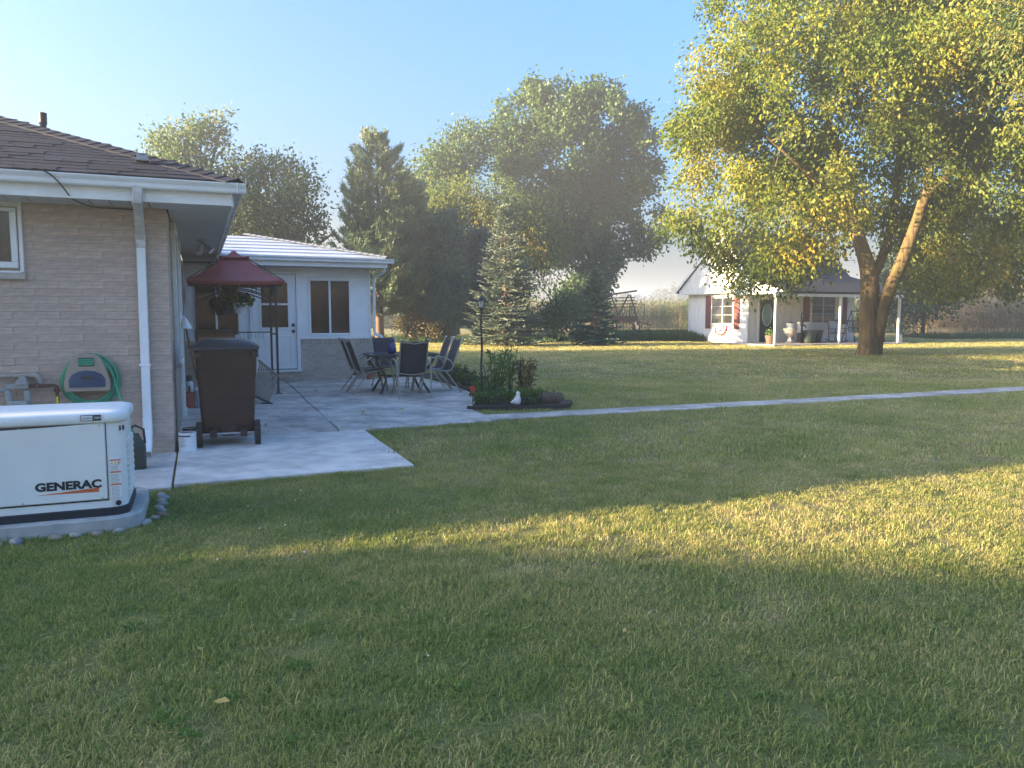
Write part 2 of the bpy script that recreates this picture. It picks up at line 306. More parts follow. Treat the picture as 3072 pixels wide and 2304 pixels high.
class MB:
    def __init__(s): s.v = []; s.f = []
    def add(s, v, f):
        n = len(s.v); s.v += [tuple(p) for p in v]; s.f += [tuple(i + n for i in q) for q in f]; return s
    def box(s, x0, x1, y0, y1, z0, z1, bev=0, mtx=None):
        bm = bmesh.new(); bmesh.ops.create_cube(bm, size=1)
        for q in bm.verts: q.co = Vector(((x0 + x1) / 2 + q.co.x * (x1 - x0), (y0 + y1) / 2 + q.co.y * (y1 - y0), (z0 + z1) / 2 + q.co.z * (z1 - z0)))
        if bev: bmesh.ops.bevel(bm, geom=list(bm.edges), offset=bev, segments=1 if bev < .01 else 2, profile=.5, affect='EDGES')
        if mtx: bm.transform(mtx)
        bm.verts.index_update(); s.add([q.co.copy() for q in bm.verts], [[l.index for l in p.verts] for p in bm.faces]); bm.free(); return s
    def bar(s, p, q, w, h, bev=0, up=(0, 0, 1)):    # a box running from p to q
        p = Vector(p); q = Vector(q); d = q - p; L = d.length; d.normalize()
        u = Vector(up); sx = d.cross(u)
        if sx.length < 1e-4: sx = d.cross(Vector((0, 1, 0)))
        sx.normalize(); uz = sx.cross(d)
        m = Matrix((sx, d, uz)).transposed().to_4x4(); m.translation = p
        return s.box(-w / 2, w / 2, 0, L, -h / 2, h / 2, bev, m)
    def tube(s, pts, r, n=8, cap=True, flat=1.0):
        pts = [Vector(p) for p in pts]; k = len(pts); rs = r if isinstance(r, (list, tuple)) else [r] * k
        ring = []; ref = None; n0 = len(s.v)
        for i, p in enumerate(pts):
            d = (pts[min(i + 1, k - 1)] - pts[max(i - 1, 0)]).normalized()
            if ref is None:
                ref = Vector((0, 0, 1)) if abs(d.z) < .9 else Vector((0, 1, 0))
            a = (ref - d * ref.dot(d))
            if a.length < 1e-5: a = d.orthogonal()
            a.normalize(); ref = a; b = d.cross(a)
            s.v += [tuple(p + (a * math.cos(t) * flat + b * math.sin(t)) * rs[i]) for t in [2 * math.pi * j / n for j in range(n)]]
        for i in range(k - 1):
            for j in range(n):
                A = n0 + i * n + j; B = n0 + i * n + (j + 1) % n; s.f.append((A, B, B + n, A + n))
        if cap: s.f.append(tuple(n0 + j for j in range(n))[::-1]); s.f.append(tuple(n0 + (k - 1) * n + j for j in range(n)))
        return s
    def lathe(s, prof, c=(0, 0, 0), n=20, cap=True):
        n0 = len(s.v); c = Vector(c)
        for r, z in prof: s.v += [(c.x + r * math.cos(2 * math.pi * j / n), c.y + r * math.sin(2 * math.pi * j / n), c.z + z) for j in range(n)]
        for i in range(len(prof) - 1):
            for j in range(n):
                A = n0 + i * n + j; B = n0 + i * n + (j + 1) % n; s.f.append((A, B, B + n, A + n))
        if cap: s.f.append(tuple(n0 + j for j in range(n))[::-1]); s.f.append(tuple(n0 + (len(prof) - 1) * n + j for j in range(n)))
        return s
    def prism(s, poly, z0, z1):                     # a plan outline given thickness
        n = len(poly); n0 = len(s.v)
        s.v += [(x, y, z0) for x, y in poly] + [(x, y, z1) for x, y in poly]
        s.f.append(tuple(range(n0 + n - 1, n0 - 1, -1))); s.f.append(tuple(range(n0 + n, n0 + 2 * n)))
        for i in range(n): j = (i + 1) % n; s.f.append((n0 + i, n0 + j, n0 + n + j, n0 + n + i))
        return s
    def sheet(s, rows, thick=0):                    # a grid of points, optionally given thickness along -normal by offset vector
        n0 = len(s.v); a = len(rows); b = len(rows[0])
        for rw in rows: s.v += [tuple(p) for p in rw]
        for i in range(a - 1):
            for j in range(b - 1): s.f.append((n0 + i * b + j, n0 + i * b + j + 1, n0 + (i + 1) * b + j + 1, n0 + (i + 1) * b + j))
        return s
    def loft(s, rings, cap=True):
        n0 = len(s.v); n = len(rings[0])
        for rg in rings: s.v += [tuple(p) for p in rg]
        for i in range(len(rings) - 1):
            for j in range(n): A = n0 + i * n + j; B = n0 + i * n + (j + 1) % n; s.f.append((A, B, B + n, A + n))
        if cap: s.f.append(tuple(n0 + j for j in range(n))[::-1]); s.f.append(tuple(n0 + (len(rings) - 1) * n + j for j in range(n)))
        return s
    def mesh(s, name, smooth=None):
        me = bpy.data.meshes.new(name); me.from_pydata(s.v, [], s.f); me.update()
        if smooth:
            bm = bmesh.new(); bm.from_mesh(me); bmesh.ops.recalc_face_normals(bm, faces=list(bm.faces)); bm.to_mesh(me); bm.free()
            me.shade_smooth(); me.set_sharp_from_angle(angle=R(smooth))
        else:
            bm = bmesh.new(); bm.from_mesh(me); bmesh.ops.recalc_face_normals(bm, faces=list(bm.faces)); bm.to_mesh(me); bm.free()
        return me
    def build(s, name, m, parent=None, smooth=None):
        return link(name, s.mesh(name, smooth), parent, m)
def solidify(o, th, off=-1):
    md = o.modifiers.new('thickness', 'SOLIDIFY'); md.thickness = th; md.offset = off; return o
def text_mesh(name, body, m, parent, loc, rot, size, sx=1, bold=0, align='LEFT', depth=.001):
    cu = bpy.data.curves.new(name, 'FONT'); cu.body = body; cu.size = size; cu.offset = bold; cu.extrude = depth; cu.align_x = align; cu.resolution_u = 3
    o = bpy.data.objects.new(name, cu); me = bpy.data.meshes.new_from_object(o); bpy.data.objects.remove(o); bpy.data.curves.remove(cu)
    q = link(name, me, parent, m); me.materials.clear(); me.materials.append(MATS[m]); q.location = loc; q.rotation_euler = rot; q.scale = (sx, 1, 1); return q
def rrect(x0, x1, y0, y1, r, z, k=4):
    out = []
    for cx_, cy_, a0 in ((x1 - r, y1 - r, 0), (x0 + r, y1 - r, 90), (x0 + r, y0 + r, 180), (x1 - r, y0 + r, 270)):
        for i in range(k + 1): a = R(a0 + 90 * i / k); out.append((cx_ + r * math.cos(a), cy_ + r * math.sin(a), z))
    return out
def arc(c, r, a0, a1, k, ax='xz', ry=None):
    out = []
    for i in range(k + 1):
        a = R(a0 + (a1 - a0) * i / k); p = r * math.cos(a); q = (ry or r) * math.sin(a)
        out.append(Vector(c) + (Vector((p, 0, q)) if ax == 'xz' else Vector((0, p, q)) if ax == 'yz' else Vector((p, q, 0))))
    return out

def scatter(name, pts, rot, scl, idx, srcs, m=None):
    """one object whose points carry copies of the source meshes (for what nobody could count)"""
    me = bpy.data.meshes.new(name); n = len(pts)
    me.vertices.add(n); me.vertices.foreach_set('co', np.asarray(pts, np.float32).ravel())
    for nm, tp, arr, key in (('rot', 'FLOAT_VECTOR', rot, 'vector'), ('scl', 'FLOAT_VECTOR', scl, 'vector')):
        at = me.attributes.new(nm, tp, 'POINT'); at.data.foreach_set(key, np.asarray(arr, np.float32).ravel())
    at = me.attributes.new('idx', 'INT', 'POINT'); at.data.foreach_set('value', np.asarray(idx, np.int32))
    o = link(name, me)
    g = bpy.data.node_groups.new(name, 'GeometryNodeTree')
    g.interface.new_socket('Geometry', in_out='INPUT', socket_type='NodeSocketGeometry'); g.interface.new_socket('Geometry', in_out='OUTPUT', socket_type='NodeSocketGeometry')
    gi = g.nodes.new('NodeGroupInput'); go = g.nodes.new('NodeGroupOutput')
    ip = g.nodes.new('GeometryNodeInstanceOnPoints'); jg = g.nodes.new('GeometryNodeJoinGeometry')
    for s_ in srcs:
        so_ = bpy.data.objects.new(s_.name, s_)
        oi = g.nodes.new('GeometryNodeObjectInfo'); oi.inputs['Object'].default_value = so_; oi.inputs['As Instance'].default_value = True
        g.links.new(oi.outputs['Geometry'], jg.inputs[0])
    def attr(nm, tp):
        a = g.nodes.new('GeometryNodeInputNamedAttribute'); a.data_type = tp; a.inputs['Name'].default_value = nm; return a.outputs['Attribute']
    g.links.new(gi.outputs[0], ip.inputs['Points']); g.links.new(jg.outputs[0], ip.inputs['Instance']); ip.inputs['Pick Instance'].default_value = True
    g.links.new(attr('idx', 'INT'), ip.inputs['Instance Index']); g.links.new(attr('rot', 'FLOAT_VECTOR'), ip.inputs['Rotation']); g.links.new(attr('scl', 'FLOAT_VECTOR'), ip.inputs['Scale'])
    g.links.new(ip.outputs[0], go.inputs[0])
    md = o.modifiers.new('scatter', 'NODES'); md.node_group = g
    return o

# ---------------------------------------------------------------- the ground
def axis(fine0, fine1, step, far):
    a = list(np.arange(fine0, fine1 + 1e-6, step)); d = step; lo = fine0; hi = fine1; L = []; Hh = []
    while hi < far: d *= 1.45; lo -= d; hi += d; L.append(lo); Hh.append(hi)
    return np.array(L[::-1] + a + Hh)
gx = axis(-12, 60, 1.5, 2500); gy = axis(-12, 60, 1.5, 2500)
XX, YY = np.meshgrid(gx, gy); ZZ = gh(XX, YY)
nx, ny = len(gx), len(gy); ii = np.arange((ny - 1) * nx).reshape(ny - 1, nx)[:, :-1].ravel()
gme = np_mesh('ground', np.stack([XX, YY, ZZ], -1), np.stack([ii, ii + 1, ii + nx + 1, ii + nx], 1))
gme.shade_smooth(); tag(link('ground', gme, None, 'lawn'), kind='structure')

# concrete: slabs, patio and garden path
def slab_set(name, m, polys, kids):
    root = None
    for i, (nm, poly, z) in enumerate(polys):
        mb = MB(); mb.prism(poly, -.12, z); o = mb.build(nm if i else name, m, root)
        bv = o.modifiers.new('edge', 'BEVEL'); bv.width = .006; bv.segments = 1
        if not i: root = o; tag(o, kind='structure')
    return root
g_ = .006
slab_set('pavement', 'concrete_new', [('slab', [(.025, -1.72), (2.115, -1.66), (2.12, -.205 - g_), (.025, -.18 - g_)], .034),
    ('slab', [(.025, -.18 + g_), (2.12, -.205 + g_), (2.125, .725), (.9, .745), (.025, .745)], .034),
    ('slab', [(-2.6, -2.05), (.005, -1.80), (.005, -.06), (-2.6, -.06)], .030)], None)
PAT_R = [(1.92, .77), (3.9, .95), (4.02, 1.6), (4.05, 2.3), (4.35, 2.95), (4.72, 3.9), (4.92, 5.0), (5.0, 6.4), (4.95, 8.4)]
slab_set('patio', 'concrete', [('slab', [(.0, .765), (1.80, .77), (1.83, 1.02), (1.86, 2.6), (1.875, 4.5), (1.915, 5.56), (1.955, 8.5), (.0, 8.5)], .030),
    ('slab', [(1.815, .77), (3.9, .95), (4.02, 1.6), (4.05, 2.3), (4.35, 2.95), (4.72, 3.9), (4.92, 5.0), (4.955, 5.52), (1.927, 5.55), (1.888, 4.5), (1.872, 2.6), (1.842, 1.02)], .030),
    ('slab', [(1.929, 5.565), (4.957, 5.535), (5.0, 6.4), (4.95, 8.5), (1.968, 8.5)], .030)], None)
def ribbon(name, pts, w, z, m, parent):
    mb = MB(); L = []
    for i, (x, y) in enumerate(pts):
        a = pts[max(i - 1, 0)]; b = pts[min(i + 1, len(pts) - 1)]; d = Vector((b[0] - a[0], b[1] - a[1], 0)).normalized(); nn = Vector((-d.y, d.x, 0)) * w * random.uniform(.5, 1.3) / 2
        L.append((Vector((x, y, z)) - nn, Vector((x, y, z)) + nn))
    mb.sheet(L); return mb.build(name, m, parent)
pat = bpy.data.objects['patio']
ribbon('crack_sealant', [(1.868 + random.uniform(-.025, .025), 2.7 - .09 * i) for i in range(20)], .022, .0345, 'sealant', pat)
ribbon('crack_sealant', [(.62 + .062 * i + random.uniform(-.03, .03), 2.95 - .17 * i) for i in range(13)], .018, .0345, 'sealant', pat)
# path slabs run on past the right of the picture
xs = [3.94] + [4.6 + 1.22 * i for i in range(1, 36)]
proot = None
for i in range(len(xs) - 1):
    a, b = xs[i] + .006, xs[i + 1] - .006; z = .028 + float(gh(a, 1.3)); w0 = 1.06 - .012 * i * .3
    mb = MB(); mb.prism([(a, w0), (b, w0), (b, 1.545), (a, 1.545)], -.1, z + random.uniform(-.004, .004))
    o = mb.build('garden_path' if not i else 'slab', 'concrete', proot); bv = o.modifiers.new('edge', 'BEVEL'); bv.width = .008; bv.segments = 1
    if not i: proot = o; tag(o, kind='structure')
    else: pass

# ---------------------------------------------------------------- the brick house
house = thing('brick_house', 'long tan brick ranch house with dark shingle hip roof, left', 'house', (0, 0, 0))
HX0, EX, EY0, EY1, EZ, K = -23.4, .655, -.545, 8.55, 2.742, .385     # left end, eave lines, eave height, pitch
CH, BL = .0742, .397                                             # brick course and brick length
# walls: brickwork left of the bricks in view, mortar backing behind the built bricks
mb = MB(); mb.box(HX0, -2.3, 0, .25, -.2, 2.53); mb.box(HX0, HX0 + .25, .25, 7.9, -.2, 2.53); mb.box(HX0, -.25, 7.9, 8.05, -.2, 2.53)
mb.build('wall', 'brickwork', house)
mb = MB(); mb.box(-.25, 0, .5, 8.5, -.2, 2.53); mb.build('wall', 'brickwork', house)
mb = MB(); mb.box(-2.3, -.007, .007, .25, -.2, 2.53); mb.box(-.25, -.007, .25, .5, -.2, 2.53); mb.build('mortar', 'mortar', house)
bm_full = [MB().box(0, BL - .008, 0, .09, 0, CH - .008, .003).mesh('brick') for _ in range(4)]
for i, me in enumerate(bm_full):
    for q in me.vertices:
        if q.co.y < .04: q.co.y += random.uniform(-.0025, .0025); q.co.z += random.uniform(-.0012, .0012)
    me.materials.append(MATS['brick'])
half_me = MB().box(0, BL / 2 - .008, 0, .09, 0, CH - .008, .003).mesh('brick'); half_me.materials.append(MATS['brick'])
side_me = MB().box(0, .10, 0, BL / 2 - .008, 0, CH - .008, .003).mesh('brick'); side_me.materials.append(MATS['brick'])
WX1, WZ0 = -1.27, 1.79                                           # window opening: right jamb and underside of the sill
course = 0; z = .0
while z + CH < 2.535:
    off = 0 if course % 2 == 0 else BL / 2
    x = 0.0
    if off: 
        o = link('brick', half_me, house); o.location = (-BL / 2 + .0, random.uniform(-.003, .002), z); x = -BL / 2
    while x > -2.3:
        x -= BL
        if z + CH > WZ0 and x < WX1 - .01:
            if x + BL > WX1 + .02:
                wd = x + BL - WX1 - .01
                o = link('brick', MB().box(0, wd - .01, 0, .09, 0, CH - .01, .004).mesh('brick'), house, 'brick'); o.location = (WX1 + .01, 0, z)
            break
        o = link('brick', bm_full[random.randrange(4)], house); o.location = (x, random.uniform(-.003, .002), z)
    o = link('brick', side_me, house); o.location = (-.10, .105 if not off else .10, z)      # returns along the side wall
    o = link('brick', side_me, house); o.location = (-.10, .105 + BL / 2, z)
    z += CH; course += 1
# left window, hinged sash, stone sill
mb = MB(); mb.box(-2.35, WX1, -.015, .25, 2.475, 2.53); mb.box(-1.30, WX1, -.03, .20, 1.86, 2.475); mb.box(-2.35, -1.30, -.02, .2, 1.84, 1.872)
mb.build('window_frame', 'white_trim', house)
wn = MB(); wn.box(-2.3, -1.312, -.045, -.005, 1.895, 1.955, .005); wn.box(-1.366, -1.312, -.045, -.005, 1.955, 2.43, .005); wn.box(-2.3, -1.312, -.045, -.005, 2.43, 2.465, .004)
wo = wn.build('window', 'white_trim', house)
MB().box(-2.3, -1.366, -.028, -.018, 1.955, 2.43).build('pane', 'pane_glass', wo)
MB().box(-2.3, -1.3, .12, .14, 1.86, 2.45).build('window_shade', 'interior', house)
MB().box(-2.4, WX1 + .015, -.055, .05, 1.79, 1.852, .005).build('sill', 'limestone', house)
# side wall openings seen edge-on
for y0, y1, z0 in ((.95, 2.2, .9), (3.0, 3.95, .05)):
    f = MB().box(.002, .05, y0, y0 + .09, z0, 2.4, .006).box(.002, .05, y1 - .09, y1, z0, 2.4, .006).box(.002, .055, y0, y1, 2.4, 2.5, .006).box(.002, .07, y0 - .03, y1 + .03, z0 - .06, z0, .006).build('window_frame', 'weathered_white', house)
    MB().box(.004, .015, y0 + .09, y1 - .09, z0, 2.4).build('pane', 'pane_glass', f)
# soffits
x = -3.2; k = 0
pm = MB().box(0, .160, -.49, -.002, 2.522, 2.534, .003).mesh('soffit_panel'); pm.materials.append(MATS['soffit'])
while x < -.02:
    o = link('soffit_panel', pm, house); o.location = (x, 0, random.uniform(-.001, .001)); x += .17
MB().box(HX0 - .5, -3.2, -.49, 0, 2.522, 2.534).build('soffit', 'soffit', house)
pm = MB().box(.012, .60, 0, .226, 2.522, 2.534, .003).mesh('soffit_panel'); pm.materials.append(MATS['soffit'])
y = -.48
while y < 8.3:
    o = link('soffit_panel', pm, house); o.location = (0, y, random.uniform(-.001, .001)); y += .24
vm = MB().lathe([(.006, 0), (.006, .004)], n=6).mesh('soffit_vent'); vm.materials.append(MATS['joint_dark'])
for i in range(18):
    o = link('soffit_vent', vm, house); o.location = (-2.9 + .17 * i, -.03, 2.5195)
# fascia and gutters
MB().box(HX0 - .5, .612, -.515, -.49, 2.52, 2.66, .003).build('fascia', 'white_paint', house)
MB().box(.60, .625, -.489, 8.35, 2.515, 2.66, .003).build('fascia', 'white_paint', house)
def gutter(p0, p1, out):
    prof = [(0, .0), (.075, .0), (.085, .012), (.090, .045), (.112, .072), (.118, .083), (.118, .093), (.108, .093), (.104, .080), (.082, .05), (.074, .012), (.012, .012), (.012, .09), (0, .09)]
    a = Vector(p0); b = Vector(p1); o = Vector(out)
    mb = MB(); mb.loft([[tuple(p + o * u + Vector((0, 0, v))) for u, v in prof] for p in (a, b)]); return mb
gutter((HX0 - .5, -.516, 2.642), (.74, -.516, 2.634), (0, -1, 0)).build('gutter', 'white_metal', house, 18)
gutter((.626, -.50, 2.634), (.626, 8.35, 2.640), (1, 0, 0)).build('gutter', 'old_downspout', house, 40)
MB().box(.655, .661, -.643, -.53, 2.633, 2.732).build('gutter_seam', 'white_metal', house)
# roof: hip deck with shingles laid in courses on the slope in view
RY = (EY0 + EY1) / 2; RZ = EZ + K * (RY - EY0); RL = HX0 - .5; RX1 = EX - (RY - EY0); RX0 = RL + (RY - EY0)
E_ = [(RL, EY0, EZ), (EX, EY0, EZ), (EX, EY1, EZ), (RL, EY1, EZ)]; rd = [(RX0, RY, RZ), (RX1, RY, RZ)]
mb = MB(); mb.add([(x, y, z) for x, y, z in E_ + rd] + [(x, y, z - .022) for x, y, z in E_ + rd],
    [(0, 1, 5, 4), (1, 2, 5), (2, 3, 4, 5), (3, 0, 4), (7, 6, 10, 11), (8, 7, 11), (9, 8, 11, 10), (6, 9, 10), (0, 6, 7, 1), (1, 7, 8, 2), (2, 8, 9, 3), (3, 9, 6, 0)])
rf = mb.build('roof', 'roof_dark', house)
slope = math.atan(K); ca, sa = math.cos(slope), math.sin(slope)
# built shingles: tabs on the front slope near the corner
def tab(wd): 
    me = MB().add([(0, 0, .004), (wd, 0, .004), (wd, .30, .0), (0, .30, .0), (0, 0, .011), (wd, 0, .011), (wd, .30, .003), (0, .30, .003)], [(3, 2, 1, 0), (4, 5, 6, 7), (0, 1, 5, 4), (1, 2, 6, 5), (2, 3, 7, 6), (3, 0, 4, 7)]).mesh('shingle'); me.materials.append(MATS['shingle']); return me
tabs = {}
cnt = 0; EXP = .140; c_ = 0
while cnt < 300 and c_ < 24:
    d = c_ * EXP; xr = EX - d * ca - .015; x = xr - random.uniform(0, .12); lim = -1.95 - d * .30
    first = True
    while x > lim and cnt < 300:
        wd = random.choice((.16, .22, .28, .34, .40))
        if wd not in tabs: tabs[wd] = tab(wd - .005)
        o = link('shingle', tabs[wd], rf); o.location = (x - wd, EY0 + d * ca - .012, EZ + d * sa + .003 + random.choice((0, 0, .003))); o.rotation_euler = (slope, 0, 0)
        x -= wd; cnt += 1
    c_ += 1
# the rest of the slope in courses, joined
mb = MB(); c_ = 0
while c_ * EXP * ca < RY - EY0 - .1:
    d = c_ * EXP; lim = -1.95 - d * .30 if c_ < 24 else EX - d * ca
    x = min(lim, EX - d * ca) - .02; x0 = RL + d * ca + .1
    while x > max(x0, -12):
        wd = random.choice((.16, .22, .28, .34, .40)); y = EY0 + d * ca - .012; zz = EZ + d * sa + .003 + random.choice((0, 0, .003))
        y2 = y + .30 * ca; z2 = zz + .30 * sa
        mb.add([(x - wd, y, zz), (x - .005, y, zz), (x - .005, y2, z2), (x - wd, y2, z2), (x - wd, y, zz + .008), (x - .005, y, zz + .008), (x - .005, y2, z2 + .003), (x - wd, y2, z2 + .003)],
               [(4, 5, 6, 7), (0, 1, 5, 4), (1, 2, 6, 5), (3, 0, 4, 7)]); x -= wd
    c_ += 1
tag(mb.build('shingles', 'shingle', rf), kind='stuff')
# hip caps
hip = Vector((-1, 1, K)).normalized()
cap_me = MB().sheet([[(-.15, .0, -.035), (0, 0, .018), (.15, 0, -.035)], [(-.15, .3, -.045), (0, .3, .004), (.15, .3, -.045)]]).mesh('hip_cap'); cap_me.materials.append(MATS['shingle'])
q = hip.to_track_quat('Y', 'Z')
for i in range(40):
    o = link('hip_cap', cap_me, rf); o.rotation_mode = 'QUATERNION'; o.rotation_quaternion = q; o.location = Vector((EX, EY0, EZ + .03)) + hip * (i * .16 - .02)
    solidify(o, .012)
for i in range(60):
    o = link('ridge_cap', cap_me, rf); o.rotation_mode = 'QUATERNION'; o.rotation_quaternion = Vector((-1, 0, 0)).to_track_quat('Y', 'Z'); o.location = (RX1 - i * .16, RY, RZ + .03)
# plumbing vent and snow bracket on the roof
vp = MB().lathe([(.035, 0), (.035, .45)], (-1.36, 2.05, 3.36), 14).lathe([(.044, .34), (.044, .47), (.036, .47), (.036, .4)], (-1.36, 2.05, 3.36), 14).build('vent_pipe', 'dark_metal', rf, 40)
ba = MB(); bx_, by_, bz_ = -.20, -.02, EZ + K * .6 + .02
ba.box(bx_ - .06, bx_ + .06, by_ - .05, by_ + .05, bz_ - .01, bz_ + .012); ba.bar((bx_ - .045, by_ - .04, bz_), (bx_ - .045, by_ - .04, bz_ + .10), .012, .02); ba.bar((bx_ + .045, by_ - .04, bz_), (bx_ + .045, by_ - .04, bz_ + .10), .012, .02); ba.box(bx_ - .05, bx_ + .05, by_ - .055, by_ - .04, bz_, bz_ + .045)
ba.build('roof_bracket', 'galvanised', rf)
# downspout: outlet, two elbows, straight run, kick-out at the foot
dsx = -.235
def rect_tube(pts, wx, wy, bev=.006):
    mb = MB(); rings = []
    P_ = [Vector(p) for p in pts]
    for i, p in enumerate(P_):
        d = (P_[min(i + 1, len(P_) - 1)] - P_[max(i - 1, 0)]).normalized(); n_ = d.cross(Vector((1, 0, 0))).normalized()
        rings.append([p + Vector((u * wx / 2, 0, 0)) + n_ * v * wy / 2 for u, v in ((-1, -.7), (-.8, -1), (.8, -1), (1, -.7), (1, .7), (.8, 1), (-.8, 1), (-1, .7))])
    mb.loft(rings); return mb
ds = rect_tube([(dsx + .01, -.575, 2.655), (dsx + .01, -.575, 2.56), (dsx + .005, -.56, 2.50)], .088, .064).build('downspout', 'old_downspout', house, 30)
rect_tube([(dsx + .005, -.565, 2.515), (dsx, -.30, 2.36), (dsx - .008, -.095, 2.24), (dsx - .01, -.06, 2.20)], .084, .062).build('elbow', 'old_downspout', ds, 30)
rect_tube([(dsx - .01, -.06, 2.235), (dsx - .012, -.058, 2.12)], .092, .070).build('elbow', 'old_downspout', ds, 30)
rect_tube([(dsx - .012, -.058, 2.14), (dsx - .02, -.058, .34)], .082, .060).build('pipe', 'white_metal', ds, 30)
rect_tube([(dsx - .02, -.058, .40), (dsx - .02, -.065, .27), (dsx - .02, -.12, .20), (dsx - .02, -.36, .075)], .088, .066).build('kick_out', 'white_metal', ds, 30)
MB().box(dsx - .072, dsx + .034, -.094, -.004, .93, .955, .003).build('strap', 'white_metal', ds)
MB().box(dsx - .056, dsx + .02, -.372, -.355, .048, .098).build('outlet', 'wood_grey', ds)
# flood light under the side soffit
fl = thing('flood_light', 'small twin flood light fixed under the side soffit of the brick house', 'light', (.34, 3.3, 2.52))
MB().lathe([(.06, 0), (.06, -.02), (.02, -.035)][::-1], n=14).build('mount', 'galvanised', fl, 40)
for s_ in (-1, 1):
    d = Vector((.35 * s_ + .2, -.25, -.6)).normalized()
    a = MB().tube([(0, 0, -.03), d * .07 + Vector((0, 0, -.02)), d * .10 + Vector((0, 0, -.02)), d * .13 + Vector((0, 0, -.02)), d * .2 + Vector((0, 0, -.02))], [.012, .014, .03, .036, .055], 12).build('lamp_holder', 'galvanised', fl, 40)
    MB().tube([d * .195 + Vector((0, 0, -.02)), d * .205 + Vector((0, 0, -.02))], [.05, .04], 12).build('lens', 'lamp_glass', a, 40)
# wall lamp on the side wall
wl = thing('wall_lamp', 'white cone shaded wall lamp on the side wall of the brick house', 'lamp', (.0, 2.55, 1.38))
MB().box(.002, .05, -.05, .05, -.02, .12, .01).build('back_plate', 'white_metal', wl)
MB().tube([(.03, 0, .05), (.08, 0, .05), (.10, 0, .02)], .012, 8).build('arm', 'white_metal', wl, 40)
MB().lathe([(.02, .0), (.035, -.03), (.085, -.13), (.082, -.13), (.03, -.03)], (.10, 0, .02), 18, False).build('lamp_shade', 'white_metal', wl, 40)
# loose black cable hanging from the gutter to the soffit
cb = [(-1.10, -.64, 2.735), (-1.02, -.65, 2.745), (-.93, -.645, 2.71), (-.85, -.60, 2.63), (-.80, -.53, 2.55), (-.77, -.40, 2.515), (-.70, -.16, 2.505), (-.62, -.03, 2.505), (-.45, -.02, 2.503), (-.27, -.02, 2.50)]
pts = []
for i in range(len(cb) - 1):
    p0, p1, p2, p3 = [Vector(cb[min(max(i + j, 0), len(cb) - 1)]) for j in (-1, 0, 1, 2)]
    for k in range(5):
        t = k / 5; pts.append(.5 * ((2 * p1) + (p2 - p0) * t + (2 * p0 - 5 * p1 + 4 * p2 - p3) * t * t + (3 * p1 - p0 - 3 * p2 + p3) * t ** 3))
tag(MB().tube(pts, .0065, 7).build('cable', 'black_plastic', None, 60), 'black cable looping from the gutter of the brick house to its soffit', 'cable')

# ---------------------------------------------------------------- white sunroom at the back
sun = thing('sunroom', 'white sunroom with low metal roof at the back of the brick house', 'building', (0, 0, 0))
SY, SX1 = 8.52, 3.90
# brick base, built brick by brick where it shows, mortar behind
MB().box(.0, 1.24, SY + .014, SY + .2, -.1, .92).box(2.32, SX1 - .014, SY + .014, SY + .2, -.1, .92).box(1.24, 2.32, SY + .014, SY + .2, -.1, .24).build('mortar', 'mortar', sun)
MB().box(SX1 - .2, SX1 - .001, SY + .2, 13, -.1, .92).build('side_base', 'brickwork_small', sun)
bw, bh = .205, .0715
b1 = MB().box(0, bw - .009, 0, .08, 0, bh - .009, .003).mesh('brick'); b1.materials.append(MATS['brick_small'])
b2 = MB().box(0, bw / 2 - .009, 0, .08, 0, bh - .009, .003).mesh('brick'); b2.materials.append(MATS['brick_small'])
for c in range(11):
    z = .03 + c * bh; off = bw / 2 if c % 2 else 0; x = SX1 - bw
    if off: o = link('brick', b2, sun); o.location = (SX1 - bw / 2, SY, z); x = SX1 - bw / 2 - bw
    lo = 2.30 if z > .2 else 1.10
    while x > lo - .03:
        o = link('brick', b1, sun); o.location = (x, SY + random.uniform(-.002, .002), z); x -= bw
b3 = MB().box(0, bh - .009, 0, .10, 0, .104, .003).mesh('brick'); b3.materials.append(MATS['brick_small'])
x = SX1 - bh
while x > 2.31:
    o = link('brick', b3, sun); o.location = (x, SY - .012, .03 + 11 * bh); x -= bh
for c in range(12):                                                 # base under the left window
    z = .03 + c * bh; x = 1.24 - bw - (bw / 2 if c % 2 else 0)
    while x > -.05:
        o = link('brick', b1, sun); o.location = (x, SY, z); x -= bw
# panel walls above the base
W_ = .10
mb = MB()
mb.box(-.1, .19, SY + .02, SY + .15, .92, 2.47); mb.box(.19, 1.10, SY + .02, SY + .15, 2.22, 2.47); mb.box(1.10, 1.28, SY + .02, SY + .15, .24, 2.47)
mb.box(1.28, 2.30, SY + .02, SY + .15, 2.36, 2.47); mb.box(2.30, 2.49, SY + .02, SY + .15, .92, 2.47); mb.box(2.49, 3.43, SY + .02, SY + .15, 2.25, 2.47)
mb.box(3.43, SX1 - .07, SY + .02, SY + .15, .92, 2.47); mb.box(2.49, 3.43, SY + .02, SY + .15, .92, 1.0); mb.box(.19, 1.10, SY + .02, SY + .15, .92, .98)
mb.box(SX1 - .2, SX1 - .06, SY + .15, 13, .92, 2.47); mb.build('wall', 'white_paint', sun)
MB().box(2.28, SX1 + .0, SY - .03, SY + .02, .925, .985, .004).build('ledge', 'white_trim', sun)
MB().box(SX1 - .09, SX1 - .045, SY - .003, SY + .05, .985, 2.45, .004).build('corner_trim', 'white_trim', sun)
MB().box(2.31, SX1 - .095, SY + .006, SY + .02, 2.262, 2.29, .003).build('panel_trim', 'white_trim', sun)
